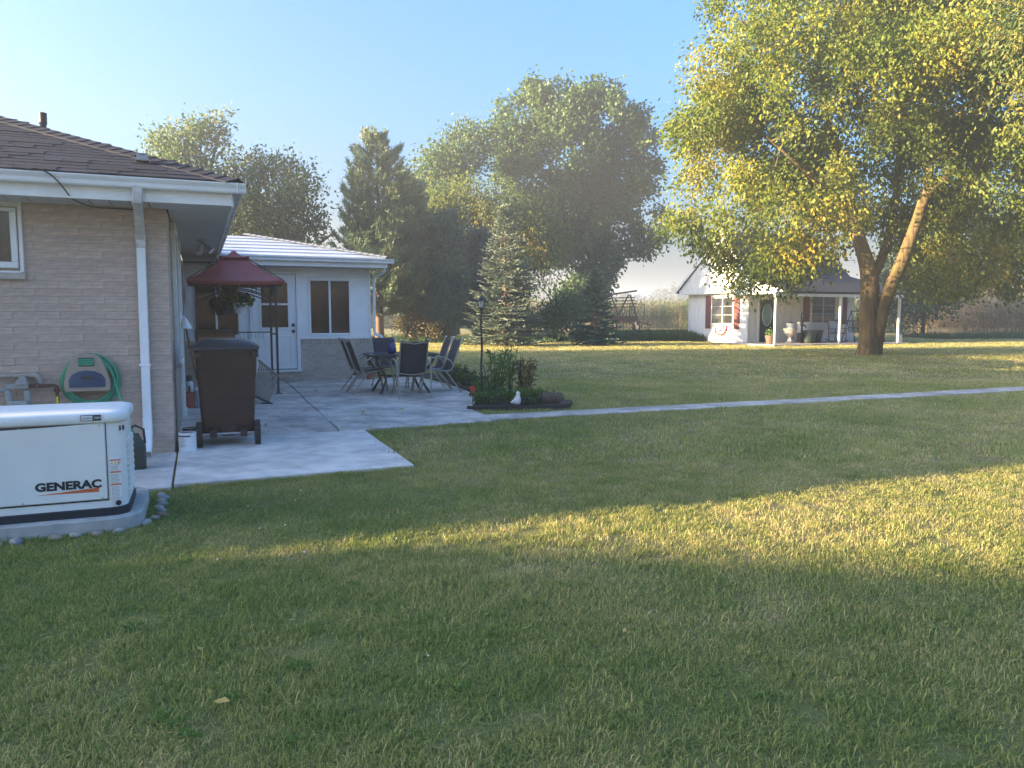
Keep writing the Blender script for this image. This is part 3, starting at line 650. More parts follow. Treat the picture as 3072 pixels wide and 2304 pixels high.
# interior box so that the panes look into a dim room
MB().box(-.05, SX1 - .25, 12.4, 12.5, .1, 2.47).box(-.05, 3.6, SY + .3, 12.4, .02, .06).build('interior_wall', 'interior', sun)
MB().box(-.12, -.06, SY - .4, 13, 0, 2.75).box(-.06, 3.6, SY + .16, 12.4, 2.482, 2.5).build('inner_wall', 'white_paint', sun)
MB().box(.0, .64, SY + .021, SY + .14, 2.47, 2.9).build('wall', 'white_paint', sun)
MB().box(.66, .98, SY + .5, SY + .56, .95, 1.32).build('box_inside', 'paper_white', sun)
MB().box(.7, 1.06, SY + .34, SY + .36, .98, 2.2).build('curtain', 'curtain', sun)
MB().box(2.98, 3.40, SY + .34, SY + .36, 1.1, 2.2).build('curtain', 'curtain', sun)
def sash(name, x0, x1, z0, z1, mull):
    f = MB(); t_ = .055
    f.box(x0, x1, SY - .002, SY + .06, z1 - t_, z1, .004); f.box(x0, x1, SY - .002, SY + .06, z0, z0 + t_, .004); f.box(x0, x0 + t_, SY - .001, SY + .06, z0 + t_, z1 - t_, .004); f.box(x1 - t_, x1, SY - .001, SY + .06, z0 + t_, z1 - t_, .004)
    o = f.build(name, 'white_trim', sun)
    MB().box(mull - .022, mull + .022, SY + .003, SY + .055, z0 + t_, z1 - t_, .003).build('mullion', 'white_trim', o)
    MB().box(x0 + t_, mull - .022, SY + .03, SY + .036, z0 + t_, z1 - t_).build('pane', 'pane_glass', o); MB().box(mull + .022, x1 - t_, SY + .03, SY + .036, z0 + t_, z1 - t_).build('pane', 'pane_glass', o)
    return o
sash('window', 2.49, 3.43, 1.0, 2.25, 2.955); sash('window', .19, 1.10, .98, 2.22, .62)
# door with half light, lower panels, knob and deadbolt
fr = MB().box(1.27, 1.335, SY - .015, SY + .12, .27, 2.38, .005).box(2.235, 2.31, SY - .015, SY + .12, .27, 2.38, .005).box(1.335, 2.235, SY - .015, SY + .12, 2.33, 2.38, .005).box(1.25, 2.33, SY - .05, SY + .1, .225, .27, .005).build('door_frame', 'white_trim', sun)
dr = MB().box(1.34, 1.50, SY + .02, SY + .065, .29, 2.32).box(2.075, 2.23, SY + .02, SY + .065, .29, 2.32).box(1.50, 2.075, SY + .02, SY + .065, 2.16, 2.32).box(1.50, 2.075, SY + .02, SY + .065, .29, 1.17).build('door', 'white_paint', sun)
MB().box(1.50, 2.075, SY + .045, SY + .05, 1.17, 2.16).build('pane', 'pane_glass', dr)
MB().box(1.47, 2.105, SY + .005, SY + .02, 1.14, 1.185, .004).box(1.47, 2.105, SY + .005, SY + .02, 2.145, 2.19, .004).box(1.47, 1.515, SY + .005, SY + .02, 1.185, 2.145, .004).box(2.06, 2.105, SY + .005, SY + .02, 1.185, 2.145, .004).box(1.515, 2.06, SY + .008, SY + .045, 1.66, 1.70, .003).build('door_window_frame', 'white_trim', dr)
for x0, x1 in ((1.44, 1.74), (1.83, 2.13)):
    MB().box(x0, x1, SY + .008, SY + .02, .42, .45, .004).box(x0, x1, SY + .008, SY + .02, .98, 1.01, .004).box(x0, x0 + .03, SY + .008, SY + .02, .45, .98, .004).box(x1 - .03, x1, SY + .008, SY + .02, .45, .98, .004).build('door_panel', 'white_paint', dr)
for z in (1.235, 1.10):
    k_ = MB(); k_.lathe([(.036, 0), (.036, .012), (.022, .02), (.03, .045), (.02, .06)], n=14); o = k_.build('knob', 'dark_metal', dr, 40); o.rotation_euler = (R(90), 0, 0); o.location = (2.165, SY + .02, z)
# roof: low hip with overlapping white metal courses
K2 = .24; SE, SG = 4.13, 8.02; Z2 = 2.655
def sz(y): return Z2 + K2 * (y - SG)
mb = MB(); XL = .66
mb.add([(XL, SG, Z2), (SE, SG, Z2), (SE, 13.4, Z2), (SE - 2.69, 10.71, sz(10.71)), (XL, 10.71, sz(10.71)), (XL, 13.4, Z2), (XL, SG, Z2 - .1), (SE, SG, Z2 - .1), (SE, 13.4, Z2 - .1), (XL, 13.4, Z2 - .1)],
       [(0, 1, 3, 4), (1, 2, 3), (2, 5, 4, 3), (0, 6, 7, 1), (1, 7, 8, 2), (6, 9, 8, 7)])
srf = mb.build('roof', 'roof_dark', sun)
y = SG; i = 0
while y < 10.5:
    y2 = min(y + .44, 10.7); xr = SE - (y - SG) - .03; xr2 = SE - (y2 - SG) - .03
    m_ = MB(); zA = sz(y) + .034; zB = sz(y2) + .012
    m_.add([(XL, y, zA), (xr, y, zA), (xr2, y2, zB), (XL, y2, zB), (XL, y, zA - .026), (xr, y, zA - .026)], [(0, 1, 2, 3), (4, 5, 1, 0)])
    m_.build('roof_panel', 'roof_metal', srf); y = y2; i += 1
hp = Vector((-1, 1, K2)).normalized(); q = hp.to_track_quat('Y', 'Z')
c2 = MB().sheet([[(-.07, 0, -.012), (0, 0, .03), (.07, 0, -.012)], [(-.07, .2, -.02), (0, .2, .018), (.07, .2, -.02)]]).mesh('hip_cap'); c2.materials.append(MATS['galvanised'])
for i in range(24):
    o = link('hip_cap', c2, srf); o.rotation_mode = 'QUATERNION'; o.rotation_quaternion = q; o.location = Vector((SE, SG, Z2 + .045)) + hp * (i * .165)
MB().box(XL, SE - .005, SG - .02, SG + .004, 2.47, 2.60, .003).build('fascia', 'white_trim', sun)
MB().box(SE - .03, SE + .005, SG + .004, 13.3, 2.47, 2.62, .003).build('fascia', 'white_trim', sun)
MB().box(-.05, SE - .03, SG, SY + .03, 2.468, 2.48).box(SX1 - .07, SE - .03, SY + .03, 13.3, 2.468, 2.48).build('soffit', 'soffit', sun)
gutter((XL, SG - .021, 2.575), (SE + .13, SG - .021, 2.560), (0, -1, 0)).build('gutter', 'white_metal', sun, 18)
dp = MB().tube([(4.08, SG + .05, 2.47), (4.08, SG + .06, 2.41), (4.04, SG + .16, 2.36), (3.94, SY - .08, 2.30), (3.925, SY - .05, 2.24), (3.925, SY - .04, 1.6), (3.925, SY - .04, 1.07)], .032, 10).build('downspout', 'white_metal', sun, 40)
MB().tube([(3.925, SY - .04, 1.09), (3.94, SY - .06, 1.03), (4.06, SY - .12, .965), (4.08, SY - .13, .92), (4.08, SY - .13, .50)], .034, 10).build('pipe', 'white_metal', dp, 40)
MB().box(.03, .10, SY - .02, SY + .01, 1.72, 1.95, .006).build('switch_box', 'white_trim', sun)

# ---------------------------------------------------------------- things by the brick wall
# standby generator on its own concrete pad
pad = MB(); pad.loft([rrect(-1.75, -.135, -3.0, -1.98, .22, z_, 6) if z_ < .09 else rrect(-1.74, -.145, -2.99, -1.99, .22, z_, 6) for z_ in (-.08, .085, .10)])
po = pad.build('concrete_pad', 'concrete_pad', None, 30); tag(po, 'rounded grey concrete pad under the white generator', 'pad')
gen = thing('generator', 'white standby generator cabinet with dark base beside the brick wall', 'generator', (-.835, -2.605, .10))
GX, GY = .61, .33
def grr(e, z, r=.10): return rrect(-GX - e, GX + e, -GY - e, GY + e, r, z, 5)
MB().loft([grr(.01, 0), grr(.012, .05), grr(-.004, .055)]).build('base', 'generator_base', gen, 35)
MB().loft([grr(-.002, .048), grr(-.004, .10), grr(-.004, .62), grr(-.006, .645)]).build('cabinet', 'generator_shell', gen, 35)
MB().loft([grr(.012, .635), grr(.018, .645), grr(.014, .688), grr(.004, .700), grr(-.03, .708, .08), grr(-.2, .722, .06)]).build('lid', 'generator_shell', gen, 50)
dr_ = MB().box(-GX + .08, GX - .118, -GY - .004, -GY + .01, .112, .632, .006).build('door', 'generator_shell', gen)
MB().sheet([[(-GX + .1, -GY - .0045, .628), (.42, -GY - .0045, .630)], [(-GX + .1, -GY - .0045, .60), (.15, -GY - .0045, .618)]]).build('grip_recess', 'generator_base', dr_)
MB().box(-GX + .06, GX - .112, -GY - .0015, -GY + .008, .104, .112).build('seam', 'ink_dark', gen)
MB().box(GX - .116, GX - .1125, -GY - .001, -GY + .008, .104, .632).build('seam', 'ink_dark', gen)
for i in range(8):                                                  # louvres on the end panel
    z = .14 + i * .045
    MB().loft([[(GX - .008, y, z), (GX + .012, y, z - .005), (GX + .006, y, z + .03), (GX - .01, y, z + .034)] for y in (-.20, .22)]).build('louvre', 'generator_shell', gen, 30)
MB().lathe([(.018, 0), (.018, .006)], n=14).build('lock', 'ink_dark', gen, 40).matrix_local = Matrix.Translation((GX - .055, -GY - .003, .083)) @ Matrix.Rotation(R(90), 4, 'X')
for i in range(2): MB().box(GX - .035 + .018 * i, GX - .024 + .018 * i, -GY + .028 + .020 * i, -GY + .040 + .020 * i, .57, .605, .003).build('latch_slot', 'ink_dark', gen)
for x in (-GX + .12, 0, GX - .15):
    for z in (.125, .615): MB().lathe([(.006, 0), (.006, .003)], n=8).build('screw', 'steel', gen).matrix_local = Matrix.Translation((x, -GY - .004, z)) @ Matrix.Rotation(R(90), 4, 'X')
# printed plates
text_mesh('lettering', 'GENERAC', 'ink_dark', gen, (.072, -GY - .0056, .200), (R(90), 0, 0), .074, 1.16, .0034)
MB().add([(.072, -GY - .0055, .172), (.442, -GY - .0055, .168), (.442, -GY - .0055, .197)], [(0, 1, 2)]).build('stripe', 'ink_orange', gen)
bd = MB().box(.352, .476, -GY - .0215, -GY - .016, .650, .690, .003).build('badge', 'ink_dark', gen)
MB().box(.357, .425, -GY - .0228, -GY - .0215, .655, .685).build('badge_plate', 'paper_white', bd)
text_mesh('lettering', 'GUARDIAN', 'reel_blue', bd, (.360, -GY - .0235, .664), (R(90), 0, 0), .016, .9, .0002, depth=.0002)
text_mesh('lettering', '12kW', 'paper_white', bd, (.431, -GY - .0225, .664), (R(90), 0, 0), .020, 1, .0004, depth=.0002)
st = MB().box(GX - .098, GX - .030, -GY - .0065, -GY + .002, .118, .385, .002).build('warning_label', 'paper_white', gen)
for z in (.372, .290, .205): MB().box(GX - .096, GX - .032, -GY - .0075, -GY - .006, z, z + .010).build('label_band', 'ink_orange', st)
for i in range(3):
    x = GX - .085 + i * .021
    MB().add([(x - .009, -GY - .0078, .352), (x + .009, -GY - .0078, .352), (x, -GY - .0078, .368)], [(0, 1, 2)]).build('warning_sign', 'yellow_plastic' if i < 2 else 'ink_red', st)
for z0, n_ in ((.345, 5), (.280, 8), (.195, 8)):
    for i in range(n_): MB().box(GX - .094, GX - .034 - random.uniform(0, .015), -GY - .0074, -GY - .006, z0 - .009 * i - .003, z0 - .009 * i).build('print_line', 'ink_grey', st)
# river stones round the pad
stone_me = []
for k in range(5):
    bm = bmesh.new(); bmesh.ops.create_icosphere(bm, subdivisions=2, radius=1)
    for v in bm.verts: v.co *= 1 + .13 * math.sin(3.1 * v.co.x + k) * math.cos(2.7 * v.co.y + 2 * k) + random.uniform(-.04, .04); v.co.z *= .7
    me = bpy.data.meshes.new('river_stone'); bm.to_mesh(me); bm.free(); me.shade_smooth(); stone_me.append(me)
sp = [(-.06, -2.02, 'stone_pale'), (-.03, -2.13, 'stone_grey'), (-.055, -2.24, 'stone_tan'), (-.035, -2.35, 'stone_grey'), (-.06, -2.45, 'stone_pale'), (-.035, -2.55, 'stone_grey'), (-.03, -2.66, 'stone_red'), (-.075, -2.76, 'stone_tan'), (-.12, -2.86, 'stone_pale'),
      (-.28, -3.03, 'stone_pale'), (-.40, -3.055, 'stone_tan'), (-.53, -3.05, 'stone_pale'), (-.64, -3.06, 'stone_tan'), (-.86, -3.06, 'stone_grey'), (-.97, -3.065, 'stone_tan')]
dsc = {'stone_pale': 'pale round', 'stone_grey': 'blue grey', 'stone_tan': 'tan', 'stone_red': 'reddish'}
nth = ['nearest the paving', 'second from the paving', 'third from the paving', 'fourth from the paving', 'fifth from the paving', 'sixth from the paving', 'seventh from the paving', 'eighth from the paving', 'at the round corner of the pad',
       'first along the front of the pad', 'second along the front of the pad', 'third along the front of the pad', 'fourth along the front of the pad', 'fifth along the front of the pad', 'last along the front of the pad']
for i, (x, y, m_) in enumerate(sp):
    me = stone_me[i % 5].copy(); me.materials.append(MATS[m_]); o = link('river_stone', me); s_ = random.uniform(.032, .045); o.scale = (s_ * 1.15, s_, s_); o.location = (x, y, .008); o.rotation_euler = (random.uniform(-.2, .2), random.uniform(-.2, .2), random.uniform(0, 6))
    tag(o, f'{dsc[m_]} river stone beside the generator pad, {nth[i]}', 'stone', 'river stones edging the generator pad')
# hose reel on the wall
reel = thing('hose_reel', 'tan and blue plastic wall hose reel with green hose hung round it', 'hose reel', (-.765, 0, .70))
prof = [(-.185, 0), (.185, 0), (.20, .02), (.20, .10), (.165, .24), (.12, .335), (.06, .372), (-.06, .372), (-.12, .335), (-.165, .24), (-.20, .10), (-.20, .02)]
MB().loft([[(x * k, y, z * k + .185 * (1 - k)) for x, z in prof] for y, k in ((-.004, .75), (-.12, .75), (-.125, 1), (-.165, 1), (-.18, .95))]).build('body', 'reel_tan', reel, 35)
dv = [(-.155, .045), (.155, .045), (.16, .12), (.13, .17), (.07, .20), (0, .21), (-.07, .20), (-.13, .17), (-.16, .12)]
d2 = MB().loft([[(x * k, y, z) for x, z in dv] for y, k in ((-.175, 1), (-.186, 1), (-.192, .93))]).build('door', 'reel_blue', reel, 35)
MB().loft([[(.055 * math.cos(a), y, .138 + .017 * math.sin(a)) for a in [2 * math.pi * j / 16 for j in range(16)]] for y in (-.19, -.2, -.203)]).build('handle', 'jug_green', d2, 40)
MB().box(-.07, .07, -.186, -.172, .25, .335, .006).build('window', 'black_plastic', reel)
for i in range(3): MB().tube([(-.066, -.187, .27 + .022 * i), (.066, -.187, .27 + .022 * i)], .011, 8).build('hose_turn', 'hose_green', reel, 40)
hp_ = []
for i in range(6 * 28 + 10):
    a = 2 * math.pi * i / 28; lp = i / 28
    rx = .245 + .016 * math.sin(2.1 * lp) - .006 * lp; rz = .215 + .02 * math.sin(1.7 * lp + 1)
    hp_.append((.02 + rx * math.sin(a) + .008 * math.sin(lp * 5), -.035 - .017 * lp - .006 * math.sin(a * 3), .115 - .02 * math.sin(lp) + rz * math.cos(a) - .035 * (1 - math.cos(a)) * .5))
hp_ += [(.24, -.15, .07), (.27, -.16, -.02), (.30, -.22, -.12), (.36, -.40, -.26), (.42, -.62, -.38), (.455, -.80, -.44)]
MB().tube(hp_, .0125, 8).build('hose', 'hose_green', reel, 60)
MB().lathe([(.02, 0), (.05, .012), (.05, .03), (.045, .035)], (.455, -.81, -.47), 14).build('hose_end', 'paper_white', reel, 40)
jug = thing('watering_jug', 'dark green plastic jug on the slab between generator and downspout', 'jug', (-.315, -.86, .03))
MB().loft([rrect(-.085, .085, -.075, .075, .04, z, 4) for z in (0, .01, .20)] + [rrect(-.08, .08, -.07, .07, .04, .235, 4), rrect(-.045, .045, -.045, .045, .04, .29, 4), rrect(-.03, .03, -.03, .03, .028, .33, 4)]).build('body', 'jug_green', jug, 40)
MB().tube([(-.03, 0, .30), (-.06, .02, .36), (.0, .04, .40), (.07, .03, .36), (.08, .01, .23)], .011, 8).build('handle', 'black_plastic', jug, 60)
# gas meter and pipes
gm = thing('gas_meter', 'grey gas meter with dial and iron pipes on the brick wall', 'gas meter', (-1.36, -.12, .42))
MB().loft([rrect(-.10, .10, -.07, .07, .04, z, 4) for z in (.05, .17)] + [rrect(-.08, .08, -.06, .06, .04, .215, 4)]).build('body', 'meter_grey', gm, 40)
MB().box(-.085, .035, -.084, -.071, .11, .165, .004).build('dial_plate', 'paper_white', gm)
text_mesh('lettering', '0009', 'ink_dark', gm, (-.065, -.0855, .137), (R(90), 0, 0), .024, 1.2, .0004, depth=.0003)
MB().tube([(-.075, 0, .20), (-.075, 0, .30), (-.075, 0, .315), (-.2, 0, .32), (-.5, 0, .32)], .019, 10).build('inlet_pipe', 'meter_grey', gm, 40)
for x in (-.075, .075): MB().lathe([(.03, .20), (.034, .22), (.034, .30), (.022, .31)], (x, 0, 0), 10).build('union', 'meter_grey', gm, 40)
MB().tube([(.075, 0, .2), (.075, 0, .335), (.10, 0, .35), (.30, 0, .35), (.325, 0, .34), (.325, 0, .1), (.325, 0, .0)], .017, 10).build('outlet_pipe', 'rust_iron', gm, 40)
for p_ in ((.16, 0, .35), (.325, 0, .30)): MB().lathe([(.028, -.02), (.03, 0), (.028, .02)], p_, 8).build('fitting', 'rust_iron', gm, 40)
MB().box(-.09, .09, -.03, .03, .325, .375, .008).build('manifold', 'meter_grey', gm); MB().loft([[(-.02, -.05, .37), (.09, -.05, .37), (.09, .05, .37), (-.02, .05, .37)], [(.03, -.05, .45), (.07, -.05, .45), (.07, .05, .45), (.03, .05, .45)]]).build('regulator', 'meter_grey', gm, 20)
MB().box(.315, .337, -.03, -.018, .12, .24, .003).build('tag', 'yellow_plastic', gm)
tp = thing('wall_pipe', 'tan pipe along the brick wall above the gas meter with a down elbow', 'pipe', (-1.9, -.05, .868))
MB().tube([(-.6, 0, 0), (.66, 0, 0)], .023, 12).build('pipe', 'pipe_tan', tp, 40); MB().tube([(.64, 0, 0), (.675, 0, 0), (.70, 0, -.015), (.71, 0, -.045), (.71, 0, -.10)], .031, 12).build('elbow', 'pipe_tan', tp, 40)

# ---------------------------------------------------------------- wheeled bin
bin_ = thing('wheeled_bin', 'brown wheeled rubbish bin with black lid at the house corner', 'bin', (.535, .50, .034), R(-1))
def br(z, hw, y0, y1, r=.06): return rrect(-hw, hw, y0, y1, r, z, 5)
MB().loft([br(.10, .255, -.24, .26), br(.13, .27, -.27, .29), br(.45, .285, -.31, .33), br(.72, .298, -.335, .355), br(.74, .305, -.343, .362), br(.99, .315, -.36, .38), br(1.0, .33, -.375, .395), br(1.045, .33, -.375, .395)]).build('body', 'bin_brown', bin_, 35)
MB().loft([br(1.043, .340, -.385, .405, .05), br(1.075, .345, -.39, .41, .05), br(1.09, .335, -.38, .40, .06), br(1.125, .27, -.30, .33, .08), br(1.15, .20, -.23, .26, .08)]).build('lid', 'bin_lid', bin_, 40)
MB().tube([(-.31, -.37, 1.03), (-.31, -.45, 1.05), (-.27, -.465, 1.055), (.27, -.465, 1.055), (.31, -.45, 1.05), (.31, -.37, 1.03)], .017, 10).build('handle', 'bin_lid', bin_, 50)
MB().box(-.325, -.25, -.44, -.36, .96, 1.02, .012).box(.25, .325, -.44, -.36, .96, 1.02, .012).build('hinge', 'bin_brown', bin_)
MB().loft([[(-.065, -.255, .16), (.065, -.255, .16), (.065, -.285, .16), (-.065, -.285, .16)], [(-.05, -.30, .45), (.05, -.30, .45), (.05, -.328, .45), (-.05, -.328, .45)], [(-.045, -.33, .72), (.045, -.33, .72), (.045, -.345, .72), (-.045, -.345, .72)]]).build('rib', 'bin_brown', bin_, 20)
MB().tube([(-.29, -.315, .66), (-.2, -.326, .60), (-.1, -.322, .575), (.1, -.322, .575), (.2, -.326, .60), (.29, -.315, .66)], .010, 6).build('crease', 'bin_brown', bin_, 50)
MB().box(-.19, -.12, -.42, -.24, .10, .18, .012).box(.12, .19, -.42, -.24, .10, .18, .012).box(-.07, .07, -.32, -.24, .10, .20, .012).build('axle_bracket', 'bin_brown', bin_)
MB().tube([(-.33, -.355, .133), (.33, -.355, .133)], .010, 8).build('axle', 'steel', bin_, 40)
for s_ in (-1, 1):
    wv = MB().lathe([(.05, -.028), (.115, -.03), (.13, -.022), (.133, 0), (.13, .022), (.115, .03), (.05, .028)], n=28).build('wheel', 'rubber', bin_, 40)
    wv.location = (s_ * .297, -.355, .133); wv.rotation_euler = (0, R(90), 0)
    MB().lathe([(.02, -.033), (.055, -.03), (.06, 0), (.055, .03), (.02, .033)], n=16).build('hub', 'black_plastic', wv, 40)
    for j in range(18):
        a = 2 * math.pi * j / 18; mb = MB().box(-.006, .006, -.012, .012, -.028, .028)
        o = mb.build('tread', 'rubber', wv); o.location = (.131 * math.cos(a), .131 * math.sin(a), 0); o.rotation_euler = (0, 0, a)
ring = MB()                                                         # moulded lettering ring on the lid, too worn to read
for j in range(17):
    a = R(200 + 140 * j / 16); ring.box(-.009, .006, -.011, .011, 0, .002, 0, Matrix.Translation((.12 * math.cos(a), -.13 + .10 * math.sin(a), 1.152)) @ Matrix.Rotation(a, 4, 'Z'))
ring.build('moulded_letters', 'paper_white', bin_)
for s_ in (-1, 1): MB().lathe([(.018, 0), (.018, .004)], (s_ * .145, -.10, 1.148), 10).build('lid_plug', 'paper_white', bin_)

def can(name, lab, loc, r, h, m_, group):
    c = thing(name, lab, 'paint can', loc, 0, group)
    MB().lathe([(r, 0), (r, .004), (r * .985, .008), (r * .985, h - .01), (r, h - .006), (r, h), (r * .93, h), (r * .93, h - .008)], n=24).build('body', m_, c, 40)
    MB().lathe([(r * .92, h - .008), (r * .8, h - .003), (.001, h - .003)], n=24, cap=False).build('lid', 'steel', c, 40)
    return c
c1 = can('paint_can', 'white labelled paint can at the corner of the brick wall', (.115, .0, .034), .088, .19, 'paper_white', 'paint cans')
lb = MB(); n0 = 16
lb.sheet([[(.0895 * math.cos(R(200 + 10 * j)), .0895 * math.sin(R(200 + 10 * j)), z) for j in range(10)] for z in (.15, .165)]); lb.build('label_band', 'ink_dark', c1)
for i in range(7):
    l2 = MB(); l2.sheet([[(.0895 * math.cos(R(215 + 7 * j)), .0895 * math.sin(R(215 + 7 * j)), z) for j in range(6 + i % 3)] for z in (.135 - .015 * i, .140 - .015 * i)]); l2.build('print_line', 'ink_grey', c1)
MB().tube([Vector((0, 0, .175)) + Vector((.092 * math.cos(R(a)), .03 * math.sin(R(a)), .02 * math.sin(R(a)))) for a in range(0, 181, 20)], .003, 6).build('bail', 'steel', c1, 60)
can('paint_can', 'dark green paint can behind the white one by the bin', (.15, .24, .034), .088, .20, 'jug_green', 'paint cans')
# jugs and tub along the side wall
rc = thing('fuel_can', 'dark red fuel can against the side wall behind the bin', 'fuel can', (.10, 4.1, .03))
MB().loft([rrect(-.075, .075, -.1, .1, .03, z, 3) for z in (0, .2)] + [rrect(-.06, .06, -.08, .08, .03, .235, 3)]).build('body', 'red_plastic', rc, 40)
MB().tube([(0, -.05, .23), (0, -.09, .30), (0, -.13, .33)], .014, 8).build('spout', 'black_plastic', rc, 40)
tb = thing('storage_tub', 'pale blue storage tub beside the red fuel can', 'tub', (.30, 4.12, .03))
MB().loft([rrect(-.10, .10, -.13, .13, .03, 0, 3), rrect(-.115, .115, -.15, .15, .03, .27, 3)]).build('body', 'tub_blue', tb, 40); MB().loft([rrect(-.125, .125, -.16, .16, .03, .27, 3), rrect(-.125, .125, -.16, .16, .03, .30, 3)]).build('lid', 'pot_white', tb, 40)
for x, y, z, m_, cp, lab in ((.10, 4.35, .03, 'pot_white', 'dark_metal', 'white plastic bottle behind the red fuel can'), (.27, 4.1, .33, 'pot_white', 'yellow_plastic', 'white bottle with yellow cap standing on the blue tub')):
    b_ = thing('bottle', lab, 'bottle', (x, y, z), 0, 'plastic bottles by the side wall')
    MB().lathe([(.05, 0), (.055, .02), (.055, .15 + (.2 if z < .1 else 0)), (.03, .20 + (.2 if z < .1 else 0)), (.02, .22 + (.2 if z < .1 else 0))], n=14).build('body', m_, b_, 40); MB().lathe([(.045, 0), (.045, .07), (.02, .09)], (0, 0, .19 + (.2 if z < .1 else 0)), 12).build('cap', cp, b_, 40)
shv = thing('shovel', 'long handled dark shovel leaning on the side wall behind the bin', 'shovel', (.22, 5.3, .03))
MB().tube([(0, 0, .25), (-.16, .1, 1.25)], .016, 8).build('handle', 'wood_brown', shv, 40); MB().sheet([[(.05, -.09, .0), (.06, 0, -.0), (.05, .09, .0)], [(.03, -.1, .15), (.02, 0, .15), (.03, .1, .15)], [(0, -.07, .28), (-.01, 0, .30), (0, .07, .28)]]).build('blade', 'dark_metal', shv, 40)

# ---------------------------------------------------------------- grill gazebo with baskets and grill
gz = thing('grill_gazebo', 'black iron grill gazebo with red two tier canopy in front of the sunroom', 'gazebo', (.90, 6.30, .03))
HW, HD = .665, .575
for sx in (-1, 1):
    for sy in (-1, 1):
        p_ = MB().bar((sx * HW, sy * HD, 0), (sx * HW, sy * HD, 2.0), .04, .04, .004, (0, 1, 0)).build('post', 'dark_metal', gz)
        MB().box(sx * HW - .06, sx * HW + .06, sy * HD - .05, sy * HD + .05, 0, .012).build('foot_plate', 'dark_metal', p_)
def arch(p, q, z0, rise, r=.011):
    p = Vector(p); q = Vector(q); return [p.lerp(q, t / 12) + Vector((0, 0, z0 + rise * math.sin(math.pi * t / 12))) for t in range(13)]
for a_, b_ in (((-HW, -HD, 0), (HW, -HD, 0)), ((-HW, HD, 0), (HW, HD, 0)), ((-HW, -HD, 0), (-HW, HD, 0)), ((HW, -HD, 0), (HW, HD, 0))):
    br_ = MB().tube(arch(a_, b_, 1.66, .20), .011, 8).build('arch_brace', 'dark_metal', gz, 50)
    MB().tube(arch(a_, b_, 1.77, .16), .010, 8).build('arch_brace', 'dark_metal', gz, 50)
    for t in (.25, .5, .75):
        p_ = Vector(a_).lerp(Vector(b_), t); s_ = math.sin(math.pi * t); MB().bar(p_ + Vector((0, 0, 1.66 + .2 * s_)), p_ + Vector((0, 0, 2.0)), .012, .012, 0, (0, 1, 0)).build('rod', 'dark_metal', br_)
    MB().bar(Vector(a_) + Vector((0, 0, 1.98)), Vector(b_) + Vector((0, 0, 1.98)), .025, .025).build('top_rail', 'dark_metal', gz)
for sx in (-1, 1):
    MB().bar((sx * HW, -HD, 1.07), (sx * HW, HD, 1.07), .025, .025).build('shelf_rail', 'dark_metal', gz)
MB().bar((-HW, HD, 1.09), (HW, HD, 1.09), .022, .022).build('shelf_rail', 'dark_metal', gz)
for i in range(9):
    x = -.05 + .07 * i; MB().tube([(x, HD, 1.07), (x, HD - .02, 1.0), (x + .015, HD - .04, .98)], .004, 5).build('tool_hook', 'dark_metal', gz, 50)
def canopy(z0, z1, w0, d0, w1, d1, val):
    mb = MB(); rows = []
    for k in range(7):
        t = k / 6; f = t ** 1.0; sag = -.05 * math.sin(math.pi * t); rg = []
        hw = w0 + (w1 - w0) * f; hd = d0 + (d1 - d0) * f; z = z0 + (z1 - z0) * f + sag
        for (x0, y0, x1, y1) in ((-1, -1, 1, -1), (1, -1, 1, 1), (1, 1, -1, 1), (-1, 1, -1, -1)):
            for j in range(8):
                s_ = j / 8; e = 1 - .02 * math.sin(math.pi * s_) * (1 - t); rg.append(((x0 + (x1 - x0) * s_) * hw * e, (y0 + (y1 - y0) * s_) * hd * e, z + .035 * (1 - t) * (abs(s_ - .5) * 2) ** 3 * 0 + (-.02 * math.sin(math.pi * s_) * (1 - t))))
        rows.append(rg)
    low = [(x, y, z - val) for x, y, z in rows[0]]
    mb.loft([low] + rows, cap=False); top = [rows[-1]]; n0 = len(mb.v); mb.add(rows[-1], [tuple(range(len(rows[-1])))]); return mb
solidify(canopy(2.03, 2.45, .80, .80, .20, .20, .07).build('canopy', 'canopy_red', gz, 30), .004)
solidify(canopy(2.475, 2.575, .255, .255, .03, .03, .03).build('canopy_vent', 'canopy_red', gz, 30), .004)
for sx, sy in ((-1, -1), (1, -1), (1, 1), (-1, 1)): MB().tube([(sx * .20, sy * .20, 2.46), (sx * .80, sy * .80, 2.02)], .010, 6).build('rafter', 'dark_metal', gz, 50)

def leaf_cloud(n, c, rad, L, Wd, droop=.5, up=0, seed=1, shell=.55):
    g = np.random.default_rng(seed); d = g.normal(size=(n, 3)); d /= np.linalg.norm(d, axis=1)[:, None]
    r = (shell + (1 - shell) * g.random(n))[:, None] if shell else g.random((n, 1)) ** .4
    P_ = np.asarray(c) + d * r * np.asarray(rad)
    return leaves(P_, d, L, Wd, droop, g)
def leaves(P_, out, L, Wd, droop, g, fold=.18):
    n = len(P_); a = g.normal(size=(n, 3)) * .6 + out * .7; a[:, 2] -= droop; a /= np.linalg.norm(a, axis=1)[:, None] + 1e-9
    b = np.cross(a, g.normal(size=(n, 3))); b /= np.linalg.norm(b, axis=1)[:, None] + 1e-9; c = np.cross(a, b)
    l = L * g.uniform(.65, 1.25, (n, 1)); wd = Wd * g.uniform(.7, 1.2, (n, 1))
    v = np.stack([P_, P_ + a * l * .45 + b * wd * .5 + c * l * fold, P_ + a * l, P_ + a * l * .45 - b * wd * .5 + c * l * fold], 1)
    i = np.arange(n) * 4
    return v.reshape(-1, 3), np.concatenate([np.stack([i, i + 1, i + 2], 1), np.stack([i, i + 2, i + 3], 1)])
